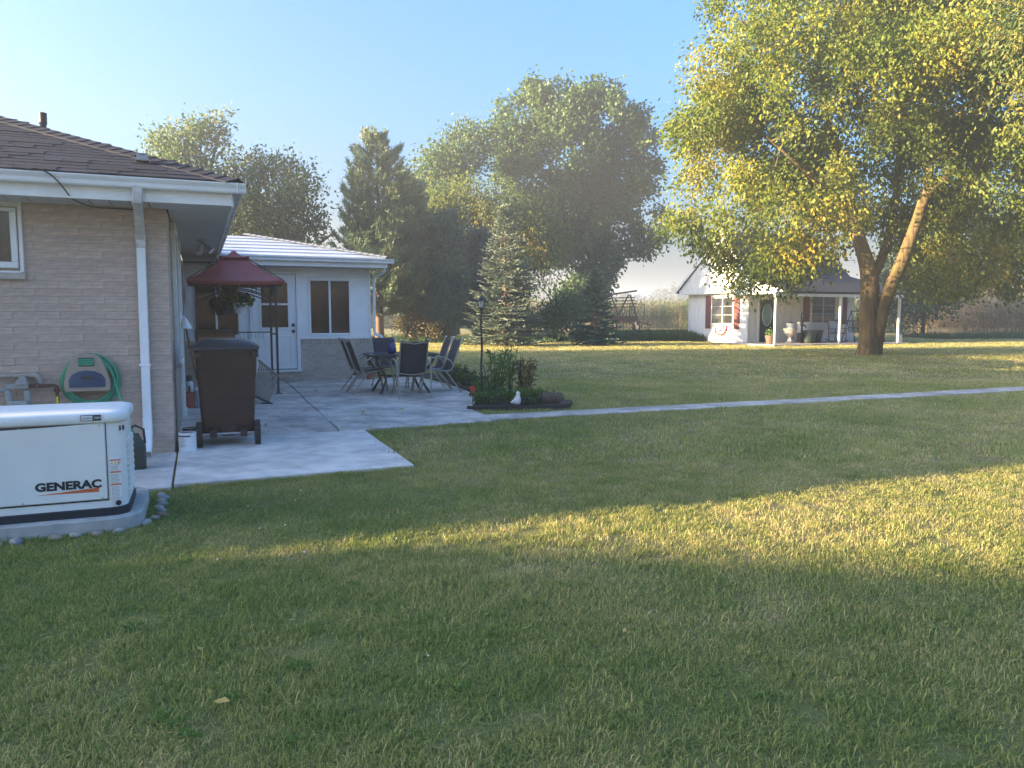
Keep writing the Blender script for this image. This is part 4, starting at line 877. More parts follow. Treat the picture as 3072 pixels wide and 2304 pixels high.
def basket(lab, loc, pot, n, seed, rad):
    b_ = thing('hanging_basket', lab, 'hanging basket', loc, 0, 'hanging baskets under the gazebo')
    MB().lathe([(.075, 0), (.085, .01), (.13, .16), (.14, .17), (.14, .19), (.125, .19), (.11, .16)], n=24).build('pot', pot, b_, 40)
    MB().lathe([(.001, .165), (.12, .165)], n=18, cap=False).build('soil', 'soil', b_)
    for a in (90, 210, 330): MB().tube([(.135 * math.cos(R(a)), .135 * math.sin(R(a)), .18), (0, 0, .52)], .0025, 5).build('wire', 'pot_white', b_)
    MB().tube([(0, 0, .5), (0, 0, .62), (.015, 0, .635)], .004, 5).build('hook', 'pot_white', b_)
    v, f = leaf_cloud(n, (0, 0, .24), rad, .055, .05, .35, seed=seed, shell=.3); link('foliage', np_mesh('foliage', v, f), b_, 'leaf_basket')
basket('white hanging basket with leafy green plant under the red canopy', (.965, 5.86, 1.475), 'pot_white', 700, 3, (.25, .25, .13))
basket('dark hanging basket behind the white one under the red canopy', (.66, 6.35, 1.44), 'jug_green', 500, 4, (.2, .2, .12))
gr = thing('gas_grill', 'gas grill with rounded bronze hood under the gazebo behind the bin', 'grill', (.53, 6.1, .03))
MB().box(-.30, .30, -.22, .22, .12, .86, .01).build('cabinet', 'dark_metal', gr)
MB().box(-.46, -.31, -.2, .2, .84, .88, .008).box(.31, .50, -.2, .2, .84, .88, .008).build('side_shelf', 'dark_metal', gr)
hd = [(-.26, .0), (-.25, .10), (-.17, .19), (-.04, .235), (.10, .23), (.22, .15), (.26, .05), (.26, 0)]
MB().loft([[(x, y, z + .93) for y, z in hd] for x in (-.31, .31)]).build('hood', 'hood_brown', gr, 35)
for sx in (-1, 1): MB().loft([[(sx * x, y * 1.04, z * 1.04 + .92) for y, z in hd] for x in (.30, .325)]).build('hood_end', 'dark_metal', gr, 35)
MB().tube([(-.2, -.285, .98), (-.2, -.31, .985), (.2, -.31, .985), (.2, -.285, .98)], .011, 8).build('hood_handle', 'steel', gr, 50)
MB().box(-.30, .30, -.27, .26, .86, .93, .01).build('firebox', 'dark_metal', gr)
for i in range(4): MB().lathe([(.022, 0), (.022, .02)], n=12).build('knob', 'steel', gr, 40).matrix_local = Matrix.Translation((-.21 + .14 * i, -.265, .90)) @ Matrix.Rotation(R(90), 4, 'X')
for sx in (-1, 1):
    for sy in (-1, 1): MB().lathe([(.03, -.015), (.05, -.012), (.05, .012), (.03, .015)], n=14).build('wheel', 'rubber', gr, 40).matrix_local = Matrix.Translation((sx * .25, sy * .18, .05)) @ Matrix.Rotation(R(90), 4, 'Y')
# folded slatted panel leaning behind the bin
rk = thing('slatted_panel', 'weathered slatted panel leaning on edge between bin and gazebo', 'panel', (0, 0, 0))
A, B, C_, D = Vector((1.16, 4.42, .71)), Vector((1.455, 4.36, .445)), Vector((1.275, 4.12, .045)), Vector((1.04, 4.16, .17))
MB().bar(A - (B - A) * .05, B + (B - A) * .08, .05, .035, .006).build('rail', 'wood_grey', rk); MB().bar(D, C_ + (C_ - D) * .12, .05, .035, .006).build('rail', 'dark_metal', rk)
for i in range(9): t = .06 + i * .11; MB().bar(A.lerp(B, t), D.lerp(C_, t), .028, .014, .003, (0, 1, 0)).build('slat', 'wood_grey', rk)
MB().bar(C_ + Vector((-.12, .05, -.015)), C_ + Vector((.05, -.05, -.015)), .03, .03, .004).build('foot', 'dark_metal', rk)

# ---------------------------------------------------------------- patio table and chairs
tbl = thing('patio_table', 'dark glass topped patio table with curved metal legs on the patio', 'table', (3.70, 5.22, .03))
MB().loft([rrect(-.60, .60, -.46, .46, .12, z, 6) for z in (.70, .706)]).build('glass_top', 'table_glass', tbl, 40)
rim = rrect(-.605, .605, -.465, .465, .12, .70, 6); MB().tube(rim + [rim[0]], .018, 8).build('rim', 'dark_metal', tbl, 50)
for sx in (-1, 1):
    for sy in (-1, 1): MB().tube([(sx * .54, sy * .38, .69), (sx * .50, sy * .35, .55), (sx * .36, sy * .25, .36), (sx * .33, sy * .24, .24), (sx * .40, sy * .30, .10), (sx * .46, sy * .35, 0)], .022, 8).build('leg', 'dark_metal', tbl, 50)
MB().tube([(-.34, -.245, .3), (.34, .245, .3)], .012, 6).tube([(-.34, .245, .3), (.34, -.245, .3)], .012, 6).build('brace', 'dark_metal', tbl, 50)
jr = thing('blue_jar', 'cobalt blue glass jar standing on the patio table', 'jar', (3.56, 5.30, .738))
MB().lathe([(.05, 0), (.075, .02), (.085, .08), (.07, .16), (.04, .2), (.045, .24), (.05, .25)], n=20).build('body', 'blue_glass', jr, 50); MB().lathe([(.05, .25), (.05, .265), (.012, .28), (.015, .30), (.001, .31)], n=16).build('lid', 'blue_glass', jr, 50)
def spl(P_, k=6):
    P_ = [Vector(p) for p in P_]; out = []
    for i in range(len(P_) - 1):
        p0, p1, p2, p3 = [P_[min(max(i + j, 0), len(P_) - 1)] for j in (-1, 0, 1, 2)]
        for q_ in range(k): t = q_ / k; out.append(.5 * ((2 * p1) + (p2 - p0) * t + (2 * p0 - 5 * p1 + 4 * p2 - p3) * t * t + (3 * p1 - p0 - 3 * p2 + p3) * t ** 3))
    return out + [P_[-1]]
def make_chair(lab, style):
    c = thing('patio_chair', lab, 'chair', (0, 0, 0), 0, 'sling chairs round the patio table')
    hw = .235
    line = spl([(0, .26, .425), (0, .20, .435), (0, .0, .405), (0, -.15, .40), (0, -.21, .45), (0, -.27, .60), (0, -.34, .80), (0, -.41, .98)], 4)
    mb = MB(); mb.sheet([[p + Vector((x, 0, -.018 * (1 - (x / hw) ** 2))) for x in (-hw, -hw * .5, 0, hw * .5, hw)] for p in line]); solidify(mb.build('sling', 'sling', c, 60), .006)
    for sx in (-1, 1):
        rl = MB().tube([p + Vector((sx * hw, 0, 0)) for p in line] + [Vector((sx * hw, -.417, .998))], .013, 8).build('side_rail', 'chair_frame', c, 60)
        MB().lathe([(.015, 0), (.015, .012), (.008, .018)], (sx * hw, -.42, .997), 8).build('cap', 'pot_white', rl, 50)
        if style == 'front':
            arm = spl([(sx * (hw + .01), -.23, .47), (sx * (hw + .05), -.17, .58), (sx * (hw + .06), -.02, .655), (sx * (hw + .06), .16, .655), (sx * (hw + .055), .29, .57), (sx * (hw + .045), .34, .40), (sx * (hw + .03), .37, .18), (sx * (hw + .02), .40, 0)], 4)
            leg = [(sx * (hw - .005), -.08, .40), (sx * (hw + .0), -.22, .22), (sx * (hw + .02), -.38, 0)]
        else:
            arm = spl([(sx * (hw + .01), .24, .44), (sx * (hw + .05), .22, .58), (sx * (hw + .06), .05, .65), (sx * (hw + .06), -.16, .655), (sx * (hw + .06), -.31, .60), (sx * (hw + .055), -.37, .42), (sx * (hw + .045), -.41, .2), (sx * (hw + .04), -.45, 0)], 4)
            leg = [(sx * (hw - .005), .02, .40), (sx * (hw + .0), .20, .25), (sx * (hw + .01), .36, 0)]
        MB().tube(arm, .0145, 8).build('arm_leg', 'chair_frame', c, 60); MB().tube(leg, .013, 8).build('leg', 'chair_frame', c, 60)
    MB().tube(spl([(-hw, -.40, .955), (-.09, -.41, .945), (0, -.415, .93), (.09, -.41, .945), (hw, -.40, .955)], 4), .010, 7).build('cross_bar', 'chair_frame', c, 60)
    MB().tube(spl([(-hw, -.205, .425), (0, -.225, .395), (hw, -.205, .425)], 4), .010, 7).build('cross_bar', 'chair_frame', c, 60)
    MB().tube([(-hw, .24, .43), (hw, .24, .43)], .011, 7).build('cross_bar', 'chair_frame', c, 60)
    return c
ch = make_chair('sling chair nearest the camera, its dark back towards us', 'rear'); ch.location = (3.655, 4.38, .03); ch.rotation_euler.z = R(-2)
cf = make_chair('dark sling chair facing us across the table by the sunroom downspout', 'front'); cf.location = (3.72, 6.20, .03); cf.rotation_euler.z = R(184)
for (x, y, a, lab) in ((3.13, 5.20, -88, 'nearer of the two sling chairs on the left of the table'), (3.13, 5.80, -92, 'farther of the two sling chairs on the left of the table'), (4.34, 4.99, 91, 'nearer of the two sling chairs on the right of the table'), (4.34, 5.58, 88, 'farther of the two sling chairs on the right of the table')):
    o = copy_tree(cf); o.location = (x, y, .03); o.rotation_euler.z = R(a); o['label'] = lab
# small pots against the sunroom base
pt = thing('flower_pot', 'terracotta pot with spiky plant against the sunroom brick base', 'flower pot', (3.75, 8.25, .03))
MB().lathe([(.06, 0), (.10, .18), (.11, .18), (.11, .21), (.095, .21)], n=18).build('pot', 'terracotta', pt, 40)
mb = MB()
for i in range(26):
    a = random.uniform(0, 6.28); s_ = random.uniform(.1, .28); h_ = random.uniform(.15, .42); d = Vector((math.cos(a), math.sin(a), 0)); n_ = Vector((-d.y, d.x, 0)) * .007
    P_ = [Vector((0, 0, .2)), Vector((0, 0, .2)) + d * s_ * .4 + Vector((0, 0, h_ * .8)), Vector((0, 0, .2)) + d * s_ + Vector((0, 0, h_ * .9))]
    mb.sheet([[P_[0] - n_, P_[0] + n_], [P_[1] - n_, P_[1] + n_], [P_[2] - n_ * .1, P_[2] + n_ * .1]])
mb.build('foliage', 'leaf_garden', pt)
wc = thing('white_tin', 'small white tin with dark lid by the sunroom wall under the chairs', 'tin', (3.38, 8.0, .03))
MB().lathe([(.06, 0), (.065, .01), (.065, .12)], n=16).build('body', 'pot_white', wc, 40); MB().lathe([(.067, .12), (.067, .14), (.03, .16), (.03, .18)], n=16).build('lid', 'dark_metal', wc, 40)

# ---------------------------------------------------------------- little white cottage
G2 = .12; CX = 23.85; CY0, CY1, CYP = 20.2, 24.85, 17.4              # gable wall, its ends, porch front
cot = thing('cottage', 'little white cottage with red shutters, dark roof and open porch', 'cottage', (0, 0, 0))
PX1 = 30.3; WT = 2.48
MB().box(CX, CX + .12, CY0, CY1, G2 - .15, WT).box(CX + .12, PX1, CY0, CY0 + .12, G2 - .15, WT + .1).box(PX1 - .12, PX1, CY0 + .12, CY1, G2 - .15, WT).box(CX + .12, PX1, CY1 - .12, CY1, G2 - .15, WT).build('wall', 'groove_siding', cot)
for y in (CY0, CY1 - .1): MB().box(CX - .025, CX - .001, y, y + .10, G2 - .1, WT, .004).build('corner_board', 'weathered_white', cot)
MB().box(CX + .0, CX + .09, CY0 - .025, CY0 - .001, G2 - .1, WT, .004).build('corner_board', 'weathered_white', cot)
# gable: steep at the back, easing over the porch
RYc, RZc = 21.6, 5.40; GX0 = CX - .42
rp = [(25.35, 2.66), (RYc, RZc), (19.85, 3.30), (17.35, 2.47)]        # roof line in section (y, z)
inn = [(25.1, 2.53), (CY1 + .1, 2.53), (CY0 + .35, 2.53), (CY0 + .35, 2.33), (17.42, 2.33), (17.42, 2.42), (19.85, 3.22), (RYc, RZc - .12), (25.2, 2.64)]
mb = MB(); mb.loft([[(x, y, z) for y, z in inn] for x in (GX0 + .02, GX0 + .10)]); mb.build('gable', 'groove_siding', cot)
MB().bar((GX0 + .0, 25.2, 2.51), (GX0 + .0, CY0 + .35, 2.51), .05, .05, .005).build('trim', 'weathered_white', cot); MB().bar((GX0, CY0 + .34, 2.35), (GX0, CY0 + .34, 2.55), .05, .05, .005).build('trim', 'weathered_white', cot); MB().bar((GX0, CY0 + .33, 2.34), (GX0, 17.42, 2.34), .05, .05, .005).build('trim', 'weathered_white', cot)
MB().box(GX0 + .1, CX, CY0 + .36, 25.1, 2.495, 2.515).build('soffit', 'weathered_white', cot)
RX = 28.8                                                            # ridge ends in a hip on the right
mb = MB(); t_ = .10
def sect(x, dz): return [(x, y, z + dz) for y, z in rp]
A_ = sect(GX0 - .06, 0); B_ = [(30.9, 25.35, 2.66), (RX, RYc, RZc), (RX + .85, 19.85, 3.30), (30.6, 17.35, 2.47)]
A2 = sect(GX0 - .06, -t_); B2 = [(x, y, z - t_) for x, y, z in B_]
mb.add(A_ + B_ + A2 + B2, [(0, 1, 5, 4), (1, 2, 6, 5), (2, 3, 7, 6), (4, 5, 6, 7), (8, 12, 13, 9), (9, 13, 14, 10), (10, 14, 15, 11), (12, 15, 14, 13), (0, 8, 9, 1), (1, 9, 10, 2), (2, 10, 11, 3), (3, 11, 15, 7), (7, 15, 12, 4), (4, 12, 8, 0)])
crf = mb.build('roof', 'roof_dark', cot)
for a_, b_ in zip(rp[:-1], rp[1:]): MB().bar((GX0 - .075, a_[0], a_[1] - .05), (GX0 - .075, b_[0], b_[1] - .05), .03, .12, .003, (0, 0, 1)).build('rake_board', 'weathered_white', crf)
# shingle courses over the porch slope as raised butts
for (ya, za), (yb, zb) in ((rp[3], rp[2]), (rp[2], rp[1])):
    n_ = int(math.hypot(yb - ya, zb - za) / .16)
    for i in range(n_):
        t = i / n_; y = ya + (yb - ya) * t; z = za + (zb - za) * t; xe = 30.6 + ((RX + .85) - 30.6) * t if yb < 20 else (RX + .85) - .85 * t
        MB().bar((GX0 - .05, y, z + .004), (xe - .05, y, z + .004), .12, .016, 0, (0, -(zb - za), (yb - ya))).build('shingle_course', 'roof_dark', crf)
sp_ = MB().lathe([(.11, 0), (.11, 2.6)], (CX + .35, 24.45, 2.6), 14).lathe([(.12, 0), (.19, .0), (.02, .16)], (CX + .35, 24.45, 5.3), 14).build('stove_pipe', 'stove_pipe', crf, 40)
# porch: floor, posts, beam
MB().box(22.75, 30.7, 17.2, CY0, -.05, G2 + .06, .01).build('porch_floor', 'concrete', cot)
MB().box(22.93, 30.4, 17.36, 17.50, 2.24, 2.43, .005).build('beam', 'weathered_white', cot)
for x in (23.02, 26.62): MB().box(x - .05, x + .05, 17.36, 17.46, G2 + .06, 2.24, .006).build('post', 'weathered_white', cot)
MB().box(30.1, 30.2, 17.36, 17.46, G2 + .06, 2.24, .006).build('post', 'weathered_white', cot)
MB().box(30.2, 30.36, 17.35, 17.49, G2 + .06, .55, .006).build('post_sleeve', 'weathered_white', cot)
MB().box(22.93, 30.3, 17.5, CY0, 2.36, 2.38).build('porch_ceiling', 'weathered_white', cot)
# gable window with six panes, sill and shutters
def six(face, u0, u1, z0, z1, at_, rows, name='window'):
    """window in wall: face 'x' (wall facing -x at x=at_) or 'y'"""
    def bx_(a0, a1, d0, d1, b0, b1, bev=.003):
        return (at_ + d0, at_ + d1, a0, a1, b0, b1, bev) if face == 'x' else (a0, a1, at_ + d0, at_ + d1, b0, b1, bev)
    f = MB(); t = .07
    f.box(*bx_(u0 - t, u1 + t, -.035, -.002, z1, z1 + t)); f.box(*bx_(u0 - t, u1 + t, -.05, -.002, z0 - t, z0)); f.box(*bx_(u0 - t, u0, -.035, -.002, z0, z1)); f.box(*bx_(u1, u1 + t, -.035, -.002, z0, z1))
    o = f.build(name, 'weathered_white', cot)
    um = (u0 + u1) / 2
    MB().box(*bx_(um - .03, um + .03, -.02, -.003, z0, z1)).build('mullion', 'galvanised', o)
    zs = [z0 + (z1 - z0) * i / rows for i in range(rows + 1)]
    for z in zs[1:-1]: MB().box(*bx_(u0, u1, -.018, -.004, z - .013, z + .013)).build('muntin', 'galvanised', o)
    for i in range(rows):
        for a, b in ((u0, um - .03), (um + .03, u1)): MB().box(*bx_(a + .012, b - .012, -.009, -.005, zs[i] + .015, zs[i + 1] - .015, 0)).build('pane', 'pane_glass', o)
    return o
six('x', 21.29, 22.88, 1.04, 2.28, CX, 3)
for y0, z0, z1 in ((22.98, .78, 2.40), (20.78, .78, 2.40)): MB().box(CX - .05, CX - .003, y0, y0 + .40, z0, z1, .008).build('shutter', 'shutter', cot)
six('y', 27.62, 29.06, 1.08, 2.34, CY0, 3)
for x0 in (27.1, 29.46): MB().box(x0, x0 + .36, CY0 - .05, CY0 - .003, 1.0, 2.36, .008).build('shutter', 'shutter', cot)
# porch door: dark with an oval light
MB().box(24.40, 24.50, CY0 - .04, CY0 - .002, G2 + .06, 2.28, .005).box(25.36, 25.46, CY0 - .04, CY0 - .002, G2 + .06, 2.28, .005).box(24.5, 25.36, CY0 - .04, CY0 - .002, 2.18, 2.28, .005).build('door_frame', 'weathered_white', cot)
cdr = MB().box(24.5, 25.36, CY0 - .02, CY0 - .003, G2 + .08, 2.18).build('door', 'jug_green', cot)
ov = MB(); ov.loft([[(24.93 + .27 * k * math.cos(a), y, 1.45 + .50 * k * math.sin(a)) for a in [2 * math.pi * j / 28 for j in range(28)]] for y, k in ((CY0 - .019, 1), (CY0 - .035, .97))]); ov.build('oval_light', 'stove_pipe', cdr, 40)
ro = MB(); P_ = [(24.93 + .28 * math.cos(a), CY0 - .03, 1.45 + .51 * math.sin(a)) for a in [2 * math.pi * j / 28 for j in range(29)]]; ro.tube(P_, .015, 6).build('oval_frame', 'weathered_white', cdr, 60)
MB().box(24.32, 24.60, CY0 - .12, CY0 - .045, 2.30, 2.36, .005).build('porch_light', 'dark_metal', cot)
# bunting under the gable window
bt = thing('bunting', 'small red, white and blue half round bunting under the cottage window', 'bunting', (CX - .055, 22.11, .955))
for k0, k1, m_, nm in ((0, .40, 'paper_white', 'white_band'), (.40, .58, 'flag_blue', 'blue_band'), (.58, .80, 'paper_white', 'white_band'), (.80, 1.0, 'flag_red', 'red_band')):
    mb = MB(); rows = []
    for k in (k0, k1): rows.append([(-.02 - .02 * k * math.cos(j * 1.6), .48 * k * math.cos(R(180 + 180 * j / 30)), .52 * k * math.sin(R(180 + 180 * j / 30))) for j in range(31)])
    mb.sheet(rows); solidify(mb.build(nm, m_, bt), .004)
for i in range(5): MB().lathe([(.03, 0), (.03, .006)], n=5).build('star', 'flag_blue', bt).matrix_local = Matrix.Translation((-.055, -.34 + .17 * i, -.055)) @ Matrix.Rotation(R(90), 4, 'Y')
# things on the porch
ur = thing('urn_planter', 'white pedestal urn with a pot in it on the cottage porch', 'urn', (25.05, 18.75, G2 + .06))
MB().lathe([(.20, 0), (.20, .05), (.13, .10), (.07, .20), (.07, .28), (.18, .36), (.27, .48), (.29, .58), (.33, .62), (.33, .66), (.26, .66)], n=24).build('urn', 'limestone', ur, 40)
MB().lathe([(.14, 0), (.17, .24), (.19, .26), (.16, .26)], (0, 0, .64), 18).build('pot', 'pot_white', ur, 40); MB().lathe([(.17, .25), (.1, .30), (.02, .36)], (0, 0, .64), 14).build('soil', 'soil', ur, 40)
pm_ = thing('hand_pump', 'small black cast iron hand pump standing on the cottage porch', 'pump', (25.85, 18.9, G2 + .06))
MB().lathe([(.10, 0), (.05, .05), (.045, .75), (.07, .78), (.07, 1.02), (.03, 1.06)], n=14).build('column', 'dark_metal', pm_, 40); MB().tube(spl([(0, 0, 1.0), (-.05, 0, 1.2), (.02, 0, 1.36), (.12, 0, 1.34), (.13, 0, 1.26)], 4), .03, 8).build('handle', 'dark_metal', pm_, 50); MB().tube([(.04, 0, .8), (.2, 0, .78), (.24, 0, .70)], .03, 8).build('spout', 'dark_metal', pm_, 50)
for x, y, s_, m_, lab in ((25.95, 18.55, .36, 'jug_green', 'low round grey tub in front of the hand pump on the porch'), (26.75, 19.0, .36, 'black_plastic', 'dark tub right of the hand pump on the porch'), (23.25, 17.95, .24, 'wood_brown', 'brown pot at the foot of the first porch post')):
    t_ = thing('planter_tub', lab, 'planter', (x, y, G2 + .06), 0, 'tubs on the cottage porch')
    MB().lathe([(s_ * .7, 0), (s_ * .95, s_ * 1.45), (s_ * 1.02, s_ * 1.45), (s_ * 1.02, s_ * 1.6), (s_ * .88, s_ * 1.6), (s_ * .85, s_ * 1.5)], n=20).build('tub', m_, t_, 40); MB().lathe([(.01, s_ * 1.5), (s_ * .86, s_ * 1.5)], n=20, cap=False).build('soil', 'soil', t_)
    if s_ < .3:
        v, f = leaf_cloud(160, (0, 0, .5), (.2, .2, .2), .09, .06, .1, seed=12, shell=.2); link('foliage', np_mesh('foliage', v, f), t_, 'leaf_garden')
wb = thing('white_bucket', 'white bucket behind the tubs on the cottage porch', 'bucket', (26.6, 19.6, G2 + .06))
MB().lathe([(.26, .45), (.29, .46), (.30, .95), (.31, .95)], n=20).build('bucket', 'pot_white', wb, 40); MB().lathe([(.28, 0), (.28, .45)], n=16).build('stand', 'wood_brown', wb, 40)
MB().tube(spl([(.0, 0, .95), (.03, 0, 1.1), (.1, 0, 1.16), (.14, 0, 1.08)], 4), .015, 6).build('handle', 'dark_metal', wb, 50)
# wooden rocking chair
rkc = thing('rocking_chair', 'brown wooden rocking chair with pale back cushion on the cottage porch', 'rocking chair', (28.0, 18.9, G2 + .06), R(165))
for sx in (-1, 1):
    MB().tube([(sx * .27, y, .04 + .18 * (y / .5) ** 2 * .5) for y in np.linspace(-.55, .45, 9)], .022, 7).build('rocker', 'wood_brown', rkc, 50)
    for y, h_ in ((-.25, 1.05), (.26, .62)): MB().tube([(sx * .27, y, .06), (sx * .27, y - (.18 if h_ > 1 else 0), h_)], .022, 7).build('post', 'wood_brown', rkc, 50)
    MB().bar((sx * .28, -.36, .62), (sx * .28, .32, .64), .08, .03, .005).build('arm', 'wood_brown', rkc)
MB().box(-.29, .29, -.27, .30, .40, .45, .01).build('seat', 'wood_brown', rkc); MB().bar((-.28, -.42, 1.0), (.28, -.42, 1.0), .04, .12, .01).build('head_rail', 'wood_brown', rkc)
MB().loft([[(-.24, -.27, .45), (.24, -.27, .45), (.24, -.19, .45), (-.24, -.19, .45)], [(-.24, -.42, .98), (.24, -.42, .98), (.24, -.35, .98), (-.24, -.35, .98)]]).build('cushion', 'tub_blue', rkc)
# black metal porch swing seat on an A frame
sw = thing('porch_glider', 'black metal slatted porch glider beside the maple trunk', 'glider', (29.6, 18.9, G2 + .06))
for sx in (-1, 1):
    MB().tube([(sx * .95, -.42, 0), (sx * .80, 0, 1.45), (sx * .95, .42, 0)], .025, 7).build('end_frame', 'dark_metal', sw, 40); MB().bar((sx * .62, -.3, .66), (sx * .62, .25, .68), .05, .03, .004).build('arm', 'dark_metal', sw)
    MB().tube([(sx * .62, -.28, .67), (sx * .62, -.26, .42)], .014, 6).build('arm_post', 'dark_metal', sw)
MB().tube([(-.82, 0, 1.45), (.82, 0, 1.45)], .025, 7).build('top_bar', 'dark_metal', sw, 40)
for i in range(7): MB().bar((-.66, -.25 + .08 * i, .42), (.66, -.25 + .08 * i, .42), .055, .015).build('seat_slat', 'dark_metal', sw)
for i in range(15): MB().bar((-.63 + .09 * i, .27, .45), (-.63 + .09 * i, .38, .98), .03, .012, 0, (0, 1, 0)).build('back_slat', 'dark_metal', sw)
MB().bar((-.68, .38, .99), (.68, .38, .99), .03, .05).build('back_rail', 'dark_metal', sw)
for sx in (-1, 1): MB().tube([(sx * .5, .1, 1.45), (sx * .62, .1, .45)], .008, 5).build('hanger', 'dark_metal', sw)

# ---------------------------------------------------------------- planted bed with lamp post beside the patio
BED = [(4.05, 2.25), (4.35, 2.22), (5.30, 1.93), (5.55, 2.05), (5.75, 2.7), (5.55, 3.5), (5.25, 4.4), (5.35, 6.0), (5.6, 8.2), (5.7, 9.2), (4.98, 9.2), (5.02, 6.4), (4.94, 5.0), (4.74, 3.9), (4.37, 2.95)]
tag(MB().prism(BED, -.05, .05).build('flower_bed', 'mulch'), kind='structure')
ed = MB(); line = [(4.05, 2.95), (4.0, 2.28), (4.06, 2.17), (4.6, 2.07), (5.1, 1.93), (5.36, 1.86), (5.58, 1.98), (5.78, 2.4)]
def wallstrip(line, h, th, z0=0):
    rings = []
    for i, (x, y) in enumerate(line):
        a = Vector(line[max(i - 1, 0)]); b = Vector(line[min(i + 1, len(line) - 1)]); d = (b - a).normalized(); n_ = Vector((-d.y, d.x)) * th / 2
        rings.append([(x - n_.x, y - n_.y, z0), (x + n_.x, y + n_.y, z0), (x + n_.x, y + n_.y, z0 + h), (x - n_.x, y - n_.y, z0 + h)])
    return MB().loft(rings)
tag(wallstrip(line[1:], .10, .02, -.02).build('garden_edging', 'black_plastic', None, 30), 'black plastic edging strip along the path side of the flower bed', 'edging')
tag(wallstrip([(5.02, 8.6), (5.05, 6.4), (4.97, 5.0), (4.77, 3.9), (4.40, 2.95), (4.16, 2.45)], .07, .02, -.02).build('garden_edging', 'black_plastic', None, 30), 'black plastic edging curving along the patio side of the flower bed', 'edging')
lp = thing('lamp_post', 'slender black garden lamp post with small lantern in the flower bed', 'lamp post', (4.42, 2.80, .05))
pts = [(.006 * math.sin(z * 9), .006 * math.cos(z * 9), z) for z in np.linspace(0, 1.50, 40)]
MB().tube(pts, .017, 8).build('post', 'dark_metal', lp, 60); MB().lathe([(.05, 0), (.05, .03), (.02, .06)], n=12).build('base', 'dark_metal', lp, 40)
MB().tube([(-.13, 0, 1.16), (0, 0, 1.17), (.19, 0, 1.16)], .007, 6).tube([(-.07, 0, 1.155), (-.04, 0, 1.09), (0, 0, 1.06)], .005, 5).build('cross_arm', 'dark_metal', lp, 50)
MB().lathe([(.018, 1.48), (.045, 1.50), (.045, 1.515), (.03, 1.52)], n=10).build('lantern_base', 'dark_metal', lp, 40)
MB().lathe([(.034, 1.52), (.055, 1.62)], n=6).build('lantern_glass', 'lamp_glass', lp)
for j in range(6): a = 2 * math.pi * j / 6; MB().tube([(.036 * math.cos(a), .036 * math.sin(a), 1.515), (.058 * math.cos(a), .058 * math.sin(a), 1.625)], .005, 5).build('lantern_bar', 'dark_metal', lp)
MB().lathe([(.085, 1.62), (.075, 1.635), (.03, 1.675), (.012, 1.69), (.012, 1.705), (.002, 1.715)], n=8).build('lantern_roof', 'dark_metal', lp, 30)
dk = thing('bird_figurine', 'white dove shaped garden figurine in front of the flower bed plants', 'figurine', (4.82, 2.30, .05))
MB().loft([[(x + rx * math.cos(a), .9 * rx * math.sin(a), z) for a in [2 * math.pi * j / 14 for j in range(14)]] for x, rx, z in ((0, .035, 0), (-.005, .06, .03), (0, .066, .07), (.01, .052, .11), (.018, .034, .145), (.02, .03, .165), (.02, .033, .185), (.02, .026, .205), (.02, .008, .216))]).build('body', 'figurine', dk, 60)
MB().tube([(-.04, 0, .06), (-.10, 0, .045)], [.04, .012], 8).build('tail', 'figurine', dk, 60); MB().tube([(.045, 0, .185), (.07, 0, .178)], [.011, .002], 7).build('beak', 'yellow_plastic', dk, 50)
MB().lathe([(.06, 0), (.075, .012), (.06, .02)], n=12).build('base', 'jug_green', dk, 40)
tu = thing('tulip_stake', 'red tulip shaped garden stake at the corner of the flower bed', 'garden stake', (4.20, 2.62, .03))
MB().tube([(0, 0, -.05), (0, 0, .22)], .004, 6).build('stem', 'dark_metal', tu)
for j in range(6):
    a = 2 * math.pi * j / 6; mb = MB(); mb.sheet([[(math.cos(a + d) * r_, math.sin(a + d) * r_, z) for d in (-w_, 0, w_)] for r_, z, w_ in ((.008, .20, .5), (.036, .24, .6), (.04, .28, .5), (.042, .315, .05))]); mb.build('petal', 'tulip_red', tu, 60)
lg = thing('log', 'short weathered brown log lying at the right end of the flower bed', 'log', (5.44, 2.36, .115), R(-25))
mb = MB(); mb.tube([(-.17 + .034 * i, .008 * math.sin(i * 2), .008 * math.cos(i * 3)) for i in range(11)], [.105 * (1 + .08 * math.sin(i * 1.7)) for i in range(11)], 14); mb.build('bark', 'log', lg, 50)
MB().lathe([(.095, 0), (.095, .006)], n=14).build('cut_face', 'wood_grey', lg).matrix_local = Matrix.Translation((-.176, 0, 0)) @ Matrix.Rotation(R(90), 4, 'Y')
rk_ = link('boulder', stone_me[0].copy()); rk_.data.materials.append(MATS['log']); rk_.scale = (.12, .1, .08); rk_.location = (5.62, 2.2, .06); tag(rk_, 'low dark rock at the tip of the flower bed edging', 'rock')

